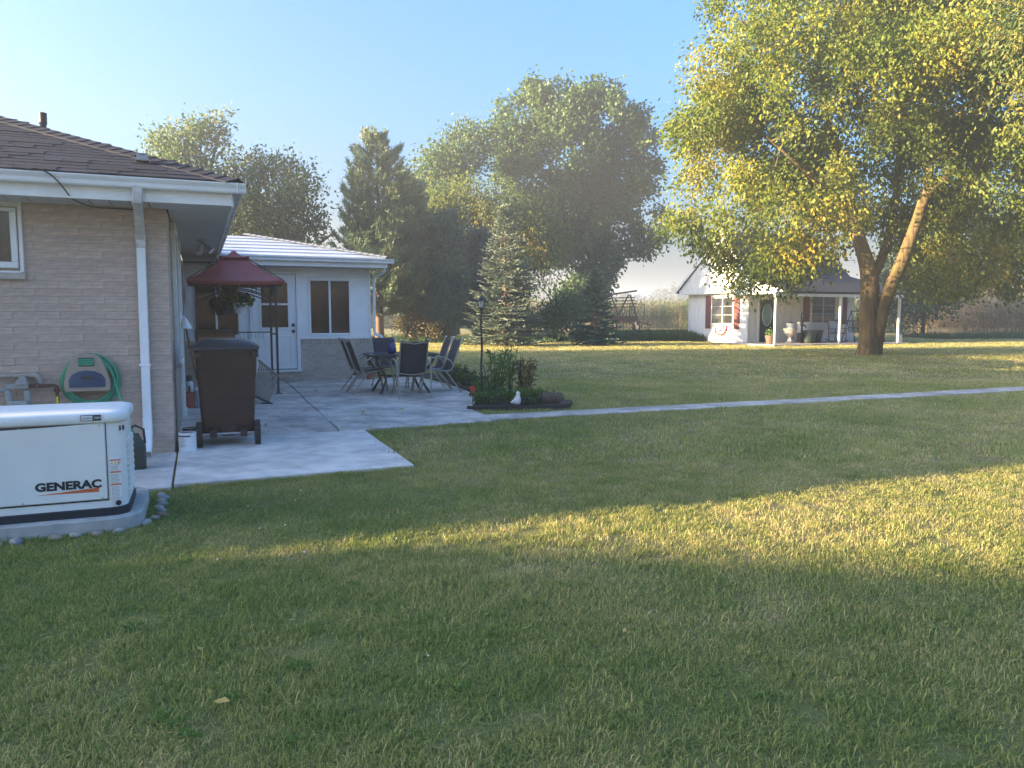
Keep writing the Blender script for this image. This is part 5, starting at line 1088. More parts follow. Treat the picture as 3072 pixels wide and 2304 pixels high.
# ---------------------------------------------------------------- trees
def noise3(P_, s, seed):
    g = np.random.default_rng(seed); k = g.normal(size=(6, 3)) * s; ph = g.random(6) * 6.28
    return np.sin(P_ @ k.T + ph).mean(1) * 1.6
def tube_np(p, q, r0, r1, n):
    """many frustums at once"""
    d = q - p; L = np.linalg.norm(d, axis=1)[:, None] + 1e-9; d = d / L
    ref = np.where(np.abs(d[:, 2:3]) < .9, np.array([[0, 0, 1.0]]), np.array([[1.0, 0, 0]])); a = np.cross(d, ref); a /= np.linalg.norm(a, axis=1)[:, None]; b = np.cross(d, a)
    th = np.arange(n) * 2 * np.pi / n; c, s_ = np.cos(th), np.sin(th)
    ring = a[:, None, :] * c[None, :, None] + b[:, None, :] * s_[None, :, None]
    v = np.concatenate([p[:, None] + ring * r0[:, None, None], q[:, None] + ring * r1[:, None, None]], 1)
    m = len(p); base = (np.arange(m) * 2 * n)[:, None]; j = np.arange(n)[None, :]; j2 = (j + 1) % n
    f = np.stack([base + j, base + j2, base + n + j2, base + n + j], -1).reshape(-1, 4)
    return v.reshape(-1, 3), f
def limb_mesh(limbs, seed, n=14):
    """trunk and main limbs: each a list of (x, y, z, r), lofted with a slightly lumpy section"""
    mb = MB(); g = np.random.default_rng(seed)
    for L in limbs:
        P_ = spl([p[:3] for p in L], 5); rr = spl([(p[3], 0, 0) for p in L], 5); rings = []; ph = g.random(4) * 6
        ref = Vector((1, 0, 0))
        for i, p in enumerate(P_):
            d = (P_[min(i + 1, len(P_) - 1)] - P_[max(i - 1, 0)]).normalized(); a = (ref - d * ref.dot(d)).normalized(); b = d.cross(a); r_ = max(rr[i].x, .01)
            rings.append([p + (a * math.cos(t) + b * math.sin(t)) * r_ * (1 + .07 * math.sin(3 * t + ph[0] + p.z * .6) + .05 * math.sin(5 * t + ph[1] - p.z * 1.3) + .03 * math.sin(9 * t + ph[2])) for t in [2 * math.pi * j / n for j in range(n)]])
        mb.loft(rings)
    return mb
def tree(name, label, base, limbs, clumps, nleaf, L, Wd, lm, bm_, seed, csig=(.5, .5, .32), droop=.5, group=None, twig=.006, cat='tree', tn=5):
    """limbs in local metres; clumps: leaf cluster centres the twigs reach for; leaves gather round them"""
    g = np.random.default_rng(seed)
    root = thing(name, label, cat, base, 0, group)
    limb_mesh(limbs, seed).build('trunk', bm_, root, 60)
    P_ = []; par = []; rad0 = []
    for Lb in limbs:
        pts = spl([p[:3] for p in Lb], 4); rr = spl([(p[3], 0, 0) for p in Lb], 4)
        for i, p in enumerate(pts):
            if p.z > max(q[2] for q in limbs[0]) * .30: P_.append(tuple(p)); par.append(-1); rad0.append(rr[i].x)
    P_ = np.array(P_); N0 = len(P_); nodes = [tuple(p) for p in P_]
    arr = np.zeros((N0 + len(clumps) * 6, 3)); arr[:N0] = P_; cnt = N0; par = list(par)
    dd = np.min(np.linalg.norm(clumps[:, None] - P_[None], axis=2), axis=1)
    for ci in np.argsort(dd):
        c = clumps[ci]; dv = arr[:cnt] - c; cost = np.linalg.norm(dv, axis=1) + np.maximum(dv[:, 2], 0) * .9
        k = int(np.argmin(cost)); a = arr[k]; dist = np.linalg.norm(c - a); m = max(1, min(5, int(dist / .55)))
        pk = k
        for s_ in range(1, m + 1):
            t = s_ / m; p = a + (c - a) * t; p[2] += .10 * dist * math.sin(math.pi * t) ; p += g.normal(size=3) * .05 * dist * (0 if s_ == m else 1) * .5
            arr[cnt] = p; par.append(pk); pk = cnt; cnt += 1
    par = np.array(par[:cnt]); acc = np.zeros(cnt); e = 2.2
    nch = np.bincount(par[par >= 0], minlength=cnt); acc[nch == 0] = twig ** e
    for i in range(cnt - 1, N0 - 1, -1):
        acc[par[i]] += acc[i]
    r_ = acc ** (1 / e); r_[:N0] = np.minimum(r_[:N0], np.array(rad0) * .8)
    idx = np.arange(N0, cnt); r0 = np.minimum(r_[par[idx]], r_[idx] * 1.5)
    v, f = tube_np(arr[par[idx]], arr[idx], r0, r_[idx], tn); tag(link('branches', np_mesh('branches', v, f), root, bm_), kind='stuff')
    k = g.integers(0, len(clumps), nleaf); cc = clumps[k]; ctr = clumps.mean(0)
    off = g.normal(size=(nleaf, 3)) * np.asarray(csig); Pl = cc + off; out = off / (np.linalg.norm(off, axis=1)[:, None] + 1e-6) * .5 + (cc - ctr) / (np.linalg.norm(cc - ctr, axis=1)[:, None] + 1e-6) * .5
    v, f = leaves(Pl, out, L, Wd, droop, g); link('crown', np_mesh('crown', v, f), root, lm)
    return root
def fill(ells, n, seed, shell=.0, ns=.55, thr=-.35, flo=-99):
    g = np.random.default_rng(seed); out = []
    wts = np.array([e[1][0] * e[1][1] * e[1][2] for e in ells]) ** .66; wts /= wts.sum()
    while len(out) < n:
        c, r_ = ells[g.choice(len(ells), p=wts)]; d = g.normal(size=3); d /= np.linalg.norm(d); p = np.array(c) + d * (shell + (1 - shell) * g.random() ** .42) * np.array(r_)
        if p[2] < flo or noise3(p[None], ns, seed)[0] < thr: continue
        out.append(p)
    return np.array(out)
def lobes(ells, k, f, seed, shrink=.84):
    g = np.random.default_rng(seed); out = []
    for c, r_ in ells:
        c = np.array(c); r_ = np.array(r_); out.append((c, r_ * shrink))
        if min(r_) < .9: continue
        for _ in range(k):
            d = g.normal(size=3); d[2] = abs(d[2]) * .9 - .25; d /= np.linalg.norm(d); q = f * g.uniform(.7, 1.3); out.append((c + d * r_ * g.uniform(.82, 1.02), r_ * q * np.array([1, 1, .85])))
    return out
def rel(u, v, d, base): return tuple(px(u, v, d) - Vector(base))

# the big maple on the right
mbase = Vector((20.95, 10.55, .10)); D0 = depth_of(mbase.x, mbase.y)
def mp(u, v, dd, r_): p = rel(u, v, D0 + dd, mbase); return (*p, r_)
limbs = [[(.0, 0, -.15, .48), (0, 0, .08, .38), (0, 0, .35, .32), mp(2607, 985, 0, .31), mp(2607, 920, 0, .295), mp(2609, 850, .05, .285), mp(2600, 790, .1, .25), mp(2578, 720, .2, .215), mp(2555, 640, .3, .19), mp(2530, 520, .2, .15), mp(2490, 380, .0, .11), mp(2460, 220, -.3, .07), mp(2440, 60, -.4, .03)],
         [(.22, -.1, -.1, .2), (.26, -.12, .4, .19), mp(2640, 970, -.15, .19), mp(2655, 905, -.2, .205), mp(2690, 820, -.3, .20), mp(2722, 740, -.4, .185), mp(2752, 660, -.45, .17), mp(2782, 580, -.5, .155), mp(2850, 520, -.6, .11), mp(2930, 420, -.8, .08), mp(3000, 300, -1.0, .055), mp(3050, 150, -1.1, .03)],
         [mp(2614, 840, .25, .16), mp(2650, 760, .5, .15), mp(2680, 640, .9, .13), mp(2700, 480, 1.2, .13), mp(2710, 320, 1.4, .09), mp(2690, 120, 1.5, .05), mp(2680, -60, 1.5, .03)],
         [mp(2782, 580, -.5, .13), mp(2790, 470, -.2, .11), mp(2780, 330, .1, .08), mp(2800, 160, .3, .05), mp(2790, 0, .3, .03)],
         [mp(2555, 640, .3, .14), mp(2470, 560, -.6, .10), mp(2380, 480, -1.2, .06), mp(2300, 410, -1.5, .03)],
         [mp(2570, 690, .3, .11), mp(2480, 650, .2, .08), mp(2400, 625, -.2, .04)],
         [(.25, -.1, -.1, .16), (.7, -.3, -.12, .08), (1.0, -.42, -.16, .04)], [(-.2, .2, -.1, .18), (-.6, .3, -.13, .07), (-.9, .36, -.17, .03)], [(.0, -.3, -.1, .18), (-.1, -.7, -.13, .08), (-.12, -.95, -.17, .03)]]
def me_(u, v, dd, ru, rv): p = rel(u, v, D0 + dd, mbase); k = (D0 + dd) / 2300; return (p, (ru * k, ru * k * .95, rv * k))
ells = [me_(2560, 250, 0, 400, 310), me_(2320, 330, -1.0, 280, 300), me_(2200, 520, -.8, 190, 230), me_(2880, 260, .0, 330, 330), me_(2930, 560, 0, 260, 240), me_(2600, 560, .8, 330, 190), me_(2340, 640, -1.2, 260, 170), me_(2240, 760, -1.4, 175, 105), me_(2880, 720, .8, 220, 150), me_(2420, 800, -1.6, 150, 70), me_(2290, 830, -1.5, 150, 60), me_(2130, 690, -.8, 120, 90), me_(2620, -60, 0, 420, 250), me_(2950, 820, .6, 150, 80), me_(2800, 850, -1.0, 130, 60)]
cl = fill(lobes(ells, 5, .28, 3, .99), 1850, 21, .12, .85, -.36)
cl = cl[cl[:, 2] > 2.05]
up_sun = Vector((-TRAVEL.x, -TRAVEL.y, math.tan(SUN_EL)))             # an open lane through the crown where the morning sun reaches the long limb
lane = np.array([Vector(q[:3]) + up_sun * k for q in spl([q[:3] for q in limbs[1][3:9]], 4) for k in np.arange(.4, 9, .5)])
cl = cl[np.min(np.linalg.norm(cl[:, None] - lane[None], axis=2), axis=1) > .62]
maple = tree('maple_tree', 'big maple with golden green leaves and forked trunk before the cottage', mbase, limbs, cl, 178000, .135, .09, 'leaf_maple', 'bark', 22, (.26, .26, .24), .65)
# tree at the right margin, its yellow boughs reaching into the picture
b0 = plan(16.5, 14.6); b0 = Vector((b0[0], b0[1], .05))
limbs = [[(0, 0, -.1, .4), (0, 0, 2, .3), (-.3, .2, 4, .24), (-.9, .1, 6, .16), (-1.6, 0, 8, .08)], [(-.3, .2, 4, .16), (-1.6, .6, 5.2, .1), (-3, 1.0, 6.0, .05)], [(0, 0, 2.5, .15), (1.4, .5, 5, .1), (2, 1, 8, .05)]]
ells = [(rel(3090, 130, 16.5, b0), (1.1, 1.0, 1.7)), ((0, 0, 8), (2.8, 2.8, 2.6)), ((1.5, .8, 6), (2.4, 2.4, 2))]
tree('yellow_tree', 'tree with yellow drooping leaves reaching in at the top right corner', b0, limbs, fill(ells, 210, 5, .1), 14000, .12, .055, 'leaf_locust', 'bark', 6, (.3, .3, .35), .9)

# trees behind the sunroom and across the back garden
def broad(name, label, u, d, top, base_v, ellpx, n, nl, L, Wd, lm, seed, droop=.4, group='trees behind the garden', csig=(.5, .5, .34), thr=-.3, bark='bark_dark', tr=.22, ns=.55, shell=.1):
    x, y = plan(d, (u - 1536) / 2300 * d / math.cos(PITCH) * 1.0); z = float(gh(x, y)); b = Vector((x, y, z))
    def e(u_, v_, ru, rv, dd=0): p = rel(u_, v_, d + dd, b); k = d / 2300; return (p, (ru * k, ru * k, rv * k))
    ells = [e(*q) for q in ellpx]; H = rel(u, top, d, b)[2]; g = random.Random(seed)
    limbs = [[(0, 0, -.15, tr * 1.4), (0, 0, .3, tr), (.05, 0, H * .25, tr * .85), (.15, .1, H * .45, tr * .6), (.1, 0, H * .62, tr * .3), (0, 0, H * .74, tr * .06)]]
    for q in ellpx:
        if q[2] < 40: continue
        c = Vector(rel(q[0], q[1], d + (q[4] if len(q) > 4 else 0), b)); s_ = Vector((.05, 0, min(H * .45, max(H * .18, c.z * .55)))); limbs.append([(*s_, tr * .5), (*(s_.lerp(c, .45) + Vector((0, 0, .25))), tr * .36), (*c, tr * .2)])
    return tree(name, label, b, limbs, fill(lobes(ells, 6, .34, seed), n, seed, shell, ns, thr), nl, L, Wd, lm, bark, seed + 1, csig, droop, group)
broad('fruit_tree', 'sparse brownish leaved tree rising behind the roof of the brick house', 600, 35, 330, 1000, [(590, 470, 120, 130), (640, 560, 150, 120), (560, 400, 70, 70), (660, 390, 50, 70), (500, 450, 55, 60), (720, 520, 60, 80), (610, 680, 150, 90)], 330, 9500, .19, .11, 'leaf_apple', 31, .5, csig=(.28, .28, .3), ns=1.0)
broad('fruit_tree', 'grey green leafy tree standing behind the white sunroom', 850, 36.5, 440, 1000, [(830, 580, 120, 110), (900, 540, 80, 70), (850, 680, 150, 110), (780, 500, 50, 70), (960, 640, 70, 80), (930, 720, 90, 60), (1000, 700, 50, 70), (740, 690, 90, 70)], 340, 10500, .19, .11, 'leaf_apple', 33, .5, csig=(.3, .3, .3), ns=1.0)
broad('honey_locust', 'yellow tinged feathery locust tree behind the tall dark cedar', 1440, 44, 520, 1000, [(1430, 620, 130, 90), (1340, 670, 100, 110), (1550, 690, 110, 120), (1470, 770, 170, 120), (1620, 800, 90, 100), (1400, 570, 60, 50)], 420, 20000, .20, .09, 'leaf_locust', 35, .9, csig=(.5, .5, .42))
spires = [(1605, 255, 26, 45), (1655, 232, 28, 40), (1700, 255, 26, 40), (1760, 265, 26, 42), (1800, 270, 24, 40), (1845, 285, 26, 45), (1900, 300, 24, 48), (1560, 290, 34, 22), (1535, 330, 36, 24), (1520, 380, 36, 24), (1930, 330, 30, 40), (1955, 410, 26, 40), (1965, 500, 26, 36), (1985, 560, 24, 30), (1975, 640, 30, 26), (1985, 705, 26, 36), (1930, 740, 34, 30), (1880, 735, 36, 30), (1500, 450, 36, 28)]
broad('silver_maple', 'tall silver maple towering over the back of the garden', 1770, 56, 235, 1000, [(1680, 340, 110, 95, 0), (1800, 370, 120, 100, 0), (1880, 420, 80, 100, 0), (1880, 560, 90, 120, 0), (1740, 500, 130, 120, -1), (1620, 440, 100, 100, 0), (1600, 560, 100, 100, 0), (1720, 640, 120, 90, 1), (1830, 680, 90, 80, 0), (1680, 760, 100, 80, 0), (1790, 800, 80, 70, 1), (1740, 880, 80, 80, 0)] + spires, 900, 56000, .30, .22, 'leaf_silver', 37, .35, csig=(.36, .36, .32), ns=1.15, thr=-.16, tr=.36, shell=.1)
broad('box_elder', 'pale green box elder between the locust and the pine tree', 1370, 52, 400, 1000, [(1390, 470, 90, 80), (1320, 520, 80, 90), (1430, 430, 50, 40), (1300, 640, 90, 110)], 240, 11000, .24, .16, 'leaf_silver', 39, .35, csig=(.5, .5, .4))
broad('bush', 'leafy green bush between the tall spruce and the small spruce', 1660, 38, 780, 1030, [(1660, 920, 70, 110), (1620, 860, 60, 90), (1700, 880, 50, 80)], 130, 6500, .15, .1, 'leaf_silver', 41, .4, 'bushes at the back of the garden', (.3, .3, .3), tr=.08)
broad('bush', 'low dry brown bush under the pine tree', 1220, 37, 930, 1010, [(1210, 975, 60, 35), (1260, 985, 60, 30), (1150, 985, 40, 25)], 90, 4500, .12, .07, 'leaf_garden_dry', 43, .3, 'bushes at the back of the garden', (.25, .25, .2), tr=.05)
# thicket right of the cottage
for i, (u, d, tp, lm, lab, ell) in enumerate(((2760, 46, 800, 'leaf_dark', 'dark green thicket tree right behind the cottage porch', [(2740, 890, 90, 110), (2800, 880, 70, 90), (2700, 840, 60, 80)]), (2890, 60, 800, 'leaf_dark', 'dark round tree beyond the dry corn', [(2890, 870, 90, 60), (2930, 850, 60, 40), (2850, 880, 60, 50)]), (2990, 75, 820, 'leaf_silver', 'pale hazy tree beyond the dry corn at the right margin', [(2990, 880, 90, 60), (2960, 850, 40, 30), (3060, 880, 60, 50)]))):
    broad('thicket_tree', lab, u, d, tp, 1000, ell, 170, 8500, .20, .13, lm, 51 + 2 * i, .4, 'trees beyond the cottage', (.45, .45, .4), tr=.12)
# trees added out of view behind the house to shade the back lawn
for i, (x, y, h_, lab) in enumerate(((-15, 17.5, 8.5, 'broad unseen tree added for shade behind the left part of the brick house'), (-24, 20.5, 10, 'tall unseen tree added for shade farthest left behind the brick house'))):
    tree('added_shade_tree', lab, (x, y, 0), [[(0, 0, -.1, .3), (0, 0, 2, .24), (.2, .1, h_ * .6, .12), (0, 0, h_ * .95, .03)], [(0, 0, 1.8, .15), (1.5, .8, h_ * .5, .06)], [(0, 0, 1.8, .15), (-1.3, -1.0, h_ * .5, .06)]],
         fill([((0, 0, h_ * .55), (3.0, 3.2, h_ * .42))], 260, 70 + i, .2), 9000, .26, .18, 'leaf_silver', 'bark_dark', 75 + i, (.5, .5, .4), group='unseen trees added for shade behind the house')

# ---------------------------------------------------------------- conifers
def conifer(name, label, u, d, top_v, R0, lm, seed, kind, group='conifers at the back of the garden', zmin=.25, lean=0, dens=1.0):
    x, y = plan(d, (u - 1536) / 2300 * d); z = float(gh(x, y)); b = Vector((x, y, z)); H = px(u, top_v, d).z - z
    g = np.random.default_rng(seed); root = thing(name, label, 'tree', b, 0, group)
    tr = .045 * H ** .9 * .55 if kind != 'cedar' else .12
    MB().tube([(0, 0, -.1), (0, 0, H * .1), (.04, 0, H * .5), (0, 0, H)], [tr * 1.25, tr, tr * .6, .01], 12).build('trunk', 'bark_pine', root, 60)
    bp, bq, br0 = [], [], []; TP, TD, TL, TW = [], [], [], []
    zz = zmin
    while zz < H * .985:
        f = (zz - zmin) / (H - zmin)
        if kind == 'pine': prof = (1 - f) ** .55 * (1 - .3 * math.exp(-f * 6)) if f < 1 else 0; nb = 11; step = .30
        elif kind == 'spruce': prof = (1 - f) ** .85; nb = 11; step = .15
        else: prof = math.sin(math.pi * min(1, .12 + .88 * (1 - f) ** .6) * .5) ; nb = 13; step = .18
        nb = max(4, int(nb * (.5 + .5 * (1 - f)) * dens))
        for j in range(nb):
            a = g.random() * 6.283; ln = R0 * prof * g.uniform(.72, 1.12) + .06
            if kind == 'pine': el0, el1 = .28 + .35 * f, .95
            elif kind == 'spruce': el0, el1 = -.18 + .75 * f ** 2, .22 + .5 * f
            else: el0, el1 = .9, .2
            h = np.array([math.cos(a), math.sin(a), 0]); up = np.array([0, 0, 1.0]); p = np.array([0, 0, zz + g.uniform(-.1, .1)]); m = max(3, int(ln / (.26 if kind == 'pine' else .17))); s_ = ln / m; side = np.array([-h[1], h[0], 0])
            for k in range(m):
                t = k / m; el = el0 + (el1 - el0) * t * t; dv = h * math.cos(el) + up * math.sin(el); q = p + dv * s_
                bp.append(p); bq.append(q); br0.append(max(.006, .012 * (1 - t) * ln))
                if kind == 'pine':
                    if t > .16:
                        for _ in range(5 if t < .8 else 6):
                            o_ = p + dv * s_ * g.random() + side * g.normal() * .18 * ln * .35 + up * g.normal() * .05
                            td = dv * .7 + side * g.normal() * .7 + up * .55; td /= np.linalg.norm(td); TP.append(o_); TD.append(td); TL.append(.30 * g.uniform(.8, 1.2)); TW.append(.30)
                elif kind == 'spruce':
                    if t > .12 or ln < .5:
                        for sd in (-1, 1):
                            o_ = p + dv * s_ * g.random(); td = dv * .75 + side * sd * g.uniform(.5, 1.0) + up * g.uniform(-.15, .18); td /= np.linalg.norm(td); wl = (.12 + .30 * (1 - t) * min(ln, 1.4) * .5) * g.uniform(.8, 1.2)
                            TP.append(o_); TD.append(td); TL.append(wl); TW.append(.12)
                        TP.append(q); TD.append(dv); TL.append(.18); TW.append(.09)
                else:
                    for _ in range(4):
                        o_ = p + dv * s_ * g.random() + side * g.normal() * .14; td = h * g.uniform(.1, .6) + side * g.normal() * .3 + up * g.uniform(-1, .5); td /= np.linalg.norm(td); TP.append(o_); TD.append(td); TL.append(.26 * g.uniform(.6, 1.3)); TW.append(.13)
                p = q
        zz += step * g.uniform(.8, 1.2)
    v, f = tube_np(np.array(bp), np.array(bq), np.array(br0), np.array(br0) * .8, 4); tag(link('branches', np_mesh('branches', v, f), root, 'bark_pine'), kind='stuff')
    TP, TD, TL, TW = np.array(TP), np.array(TD), np.array(TL)[:, None], np.array(TW)[:, None]
    V = []
    if kind == 'pine':                                              # tufts: long needles flaring from each shoot
        for _ in range(13):
            dr = TD + g.normal(size=TD.shape) * .45; dr /= np.linalg.norm(dr, axis=1)[:, None]; sd = np.cross(dr, g.normal(size=TD.shape)); sd /= np.linalg.norm(sd, axis=1)[:, None]
            o_ = TP + TD * TL * g.uniform(-.5, .5, TL.shape); ln = TL * g.uniform(.5, .85, TL.shape); V.append(np.stack([o_ - sd * .015, o_ + sd * .015, o_ + dr * ln + sd * .010, o_ + dr * ln - sd * .010], 1))
    else:
        rep = 2 if kind == 'cedar' else 5
        for k in range(rep):
            if kind == 'spruce':
                dr = TD + g.normal(size=TD.shape) * (.28 if k else .0); o_ = TP + TD * TL * (g.uniform(0, .75, TL.shape) if k else 0); ln = TL * (.55 if k else 1)
            else: dr = TD + g.normal(size=TD.shape) * .3; o_ = TP; ln = TL
            dr /= np.linalg.norm(dr, axis=1)[:, None]; sd = np.cross(dr, g.normal(size=TD.shape)); sd /= np.linalg.norm(sd, axis=1)[:, None]; wd = TW * (.5 if k == 0 else .38)
            V.append(np.stack([o_ - sd * wd * .6, o_ + sd * wd * .6, o_ + dr * ln + sd * wd * .25, o_ + dr * ln - sd * wd * .25], 1))
    V = np.concatenate(V).reshape(-1, 3); link('crown', np_mesh('crown', V, np.arange(len(V)).reshape(-1, 4)), root, lm)
    return root
conifer('pine_tree', 'tall pine with upswept tufts right of the sunroom', 1140, 36.5, 395, 3.2, 'needle_pine', 81, 'pine', zmin=1.3)
conifer('pine_tree', 'shorter pine crowded against the right side of the tall pine', 1240, 39, 540, 2.6, 'needle_pine', 82, 'pine', zmin=1.2)
conifer('spruce_tree', 'blue grey spruce with bare leader behind the garden lamp post', 1515, 33, 615, 1.8, 'needle_spruce', 83, 'spruce', dens=1.35)
conifer('spruce_tree', 'small dark spruce standing alone left of the cottage', 1785, 33.6, 815, 1.15, 'needle_cedar', 84, 'spruce', zmin=.15, dens=1.5)
conifer('cedar_tree', 'dark dense cedar left of the blue grey spruce', 1345, 37.5, 640, 1.35, 'needle_cedar', 85, 'cedar')
conifer('cedar_tree', 'dark narrow cedar close behind the tall pine', 1275, 42, 640, 1.2, 'needle_cedar', 86, 'cedar')
conifer('cedar_tree', 'dark cedar directly behind the blue grey spruce', 1440, 40, 700, 1.5, 'needle_cedar', 87, 'cedar')

# ---------------------------------------------------------------- lawn grass, leaves, field crops
def tuft(name, n, rad, h, wd, seed, lean=.5, flat=.0):
    g = np.random.default_rng(seed); a = g.random(n) * 6.283; r_ = rad * np.sqrt(g.random(n)); b = np.stack([r_ * np.cos(a), r_ * np.sin(a), np.full(n, -.006)], 1)
    az = g.random(n) * 6.283; d = np.stack([np.cos(az), np.sin(az), np.zeros(n)], 1); hh = (h * g.uniform(.45, 1.15, n))[:, None]; ln = (lean * g.uniform(.2, 1.3, n))[:, None]
    s_ = np.stack([-np.sin(az + g.normal(size=n) * .5), np.cos(az), np.zeros(n)], 1) * (wd * g.uniform(.6, 1.2, n))[:, None] / 2; up = np.array([[0, 0, 1.0]])
    m = b + d * hh * ln * .35 + up * hh * .6; t = b + d * hh * ln + up * hh * (1 - .25 * ln)
    v = np.stack([b - s_, b + s_, m + s_ * .85, m - s_ * .85, t], 1).reshape(-1, 3); i = np.arange(n)[:, None] * 5
    me = np_mesh(name, v, np.concatenate([i + [[0, 1, 2]], i + [[0, 2, 3]], i + [[3, 2, 4]]])); me.materials.append(MATS['grass_blade']); return me
def in_poly(x, y, poly):
    c = np.zeros(len(x), bool); n = len(poly); j = n - 1
    for i in range(n):
        xi, yi = poly[i]; xj, yj = poly[j]; t = ((yi > y) != (yj > y)) & (x < (xj - xi) * (y - yi) / (yj - yi + 1e-12) + xi); c ^= t; j = i
    return c
KEEP = [[(-30, -.05), (.02, -.05), (.02, -1.74), (2.125, -1.67), (2.135, .75), (3.92, .94), (4.0, 1.05), (60, .98), (60, 1.56), (4.0, 1.56), (4.05, 2.3), (4.9, 5), (5, 9), (4.2, 14), (-30, 14)],
        [(-30, -2.06), (.02, -1.80), (.02, 0), (-30, 0)], BED, [(-1.77, -3.01), (-.13, -3.01), (-.13, -1.9), (-1.77, -1.9)], [(22.7, 17.15), (32, 17.15), (32, 24.9), (22.7, 24.9)]]
def lawn_points(d0, d1, dens, seed, margin=2.5):
    g = np.random.default_rng(seed); A = .70; n = int(dens * (A * (d1 ** 2 - d0 ** 2) + 2 * margin * (d1 - d0)))
    u = g.random(n); d = np.sqrt(d0 ** 2 + u * (d1 ** 2 - d0 ** 2)); s_ = (g.random(n) * 2 - 1) * (A * d + margin)
    x = CAM.x + FW.x * d + RT.x * s_; y = CAM.y + FW.y * d + RT.y * s_; k = np.ones(n, bool)
    for p in KEEP: k &= ~in_poly(x, y, p)
    return x[k], y[k], g
def grass(name, d0, d1, dens, srcs, sc0, seed, label, margin=2.5):
    x, y, g = lawn_points(d0, d1, dens, seed, margin); n = len(x); P_ = np.stack([x, y, gh(x, y)], 1)
    hv = .85 + .3 * np.clip(noise3(P_ * [1, 1, 0], 2.2, 3) + .5, 0, 1)
    s_ = sc0 * g.uniform(.8, 1.2, n); rot = np.stack([g.normal(size=n) * .08, g.normal(size=n) * .08, g.random(n) * 6.283], 1); scl = np.stack([s_, s_, s_ * hv], 1)
    tag(scatter(name, P_, rot, scl, g.integers(0, len(srcs), n), srcs), label, 'grass', kind='stuff')
near = [tuft('tuft', 60, .085, .038, .0038, 300 + i, .9) for i in range(5)] + [tuft('tuft', 48, .09, .034, .0038, 310 + i, 1.6) for i in range(3)]
mid = [tuft('tuft', 48, .14, .046, .0075, 320 + i, .8) for i in range(4)]
far = [tuft('tuft', 44, .32, .045, .016, 330 + i, .8) for i in range(4)]
grass('grass', 1.7, 7.5, 185, near, 1.0, 1, 'short uneven lawn grass nearest the camera with dry patches', 1.5)
grass('grass', 1.7, 4.6, 150, near, .9, 8, 'fine lawn grass filling the turf at the viewer\'s feet', 1.0)
grass('grass', 7.5, 17, 72, mid, 1.0, 2, 'short lawn grass between the patio and the path')
grass('grass', 17, 48, 13, far, 1.0, 3, 'short lawn grass of the back garden', 4)
# taller uncut grass along slabs and the pad
ex = [];
for (xa, ya, xb, yb) in ((.03, -1.76, 2.12, -1.70), (2.15, -1.66, 2.16, .72), (2.16, .72, 3.9, .90), (4.0, 1.03, 14, .97), (-.12, -2.9, -.12, -2.0), (-1.4, -3.03, -.3, -3.05)):
    m = int(math.hypot(xb - xa, yb - ya) * 46)
    for i in range(m): t = random.random(); ex.append((xa + (xb - xa) * t + random.gauss(0, .012), ya + (yb - ya) * t + random.gauss(0, .02) - .01, 0))
ex = np.array(ex); n = len(ex); g = np.random.default_rng(9)
s_ = g.uniform(.75, 1.15, n); tag(scatter('grass', ex, np.stack([g.normal(size=n) * .1, g.normal(size=n) * .1, g.random(n) * 6.28], 1), np.stack([s_ * .8, s_ * .8, s_ * 1.15], 1), g.integers(0, 5, n), near), 'longer grass fringe along the edges of the concrete', 'grass', kind='stuff')
# clumps of broad leaved weeds and clover heads in the lawn
wv, wf = leaf_cloud(46, (0, 0, .02), (.11, .11, .035), .05, .032, -.1, seed=77, shell=.2); wme = np_mesh('weed', wv, wf); wme.materials.append(MATS['leaf_garden'])
wp = np.array([(*[float(q) for q in (px(u, v, 3)[0], px(u, v, 3)[1])], 0) for u, v in ((0, 0),)])
def gpt(u, v):
    r_ = px(u, v, 1.0) - CAM; t = -CAM.z / r_.z; p = CAM + r_ * t; return (p.x, p.y, 0.0)
W = [gpt(u, v) for u, v in ((530, 2190), (490, 2160), (560, 2230), (880, 2230), (400, 1890), (395, 1900), (560, 1690), (1060, 1760), (900, 2010), (2300, 2100), (1380, 2080), (700, 2100), (2800, 1900))]
g = np.random.default_rng(10); n = len(W); tag(scatter('lawn_weed', np.array(W), np.stack([np.zeros(n), np.zeros(n), g.random(n) * 6], 1), np.repeat(g.uniform(.28, .5, (n, 1)), 3, 1), np.zeros(n, int), [wme]), 'broad leaved weeds and clover in the lawn', 'weeds', kind='stuff')
bm = bmesh.new(); bmesh.ops.create_icosphere(bm, subdivisions=1, radius=.008); cme = bpy.data.meshes.new('clover_head'); bm.to_mesh(cme); bm.free(); cme.materials.append(MATS['clover'])
Cp = [gpt(u, v) for u, v in ((902, 1491), (885, 1522), (653, 1705), (915, 1683), (745, 1540), (1043, 1432), (1100, 1424), (856, 1599), (1060, 1400), (1190, 1640), (1285, 2005), (2690, 1330), (780, 1609), (1250, 1350), (2010, 1110))]
Cp = np.array(Cp); Cp[:, 2] = .055; n = len(Cp); tag(scatter('clover_heads', Cp, np.zeros((n, 3)), np.repeat(g.uniform(.55, 1.0, (n, 1)), 3, 1), np.zeros(n, int), [cme]), 'white clover flower heads dotted in the lawn', 'clover', kind='stuff')
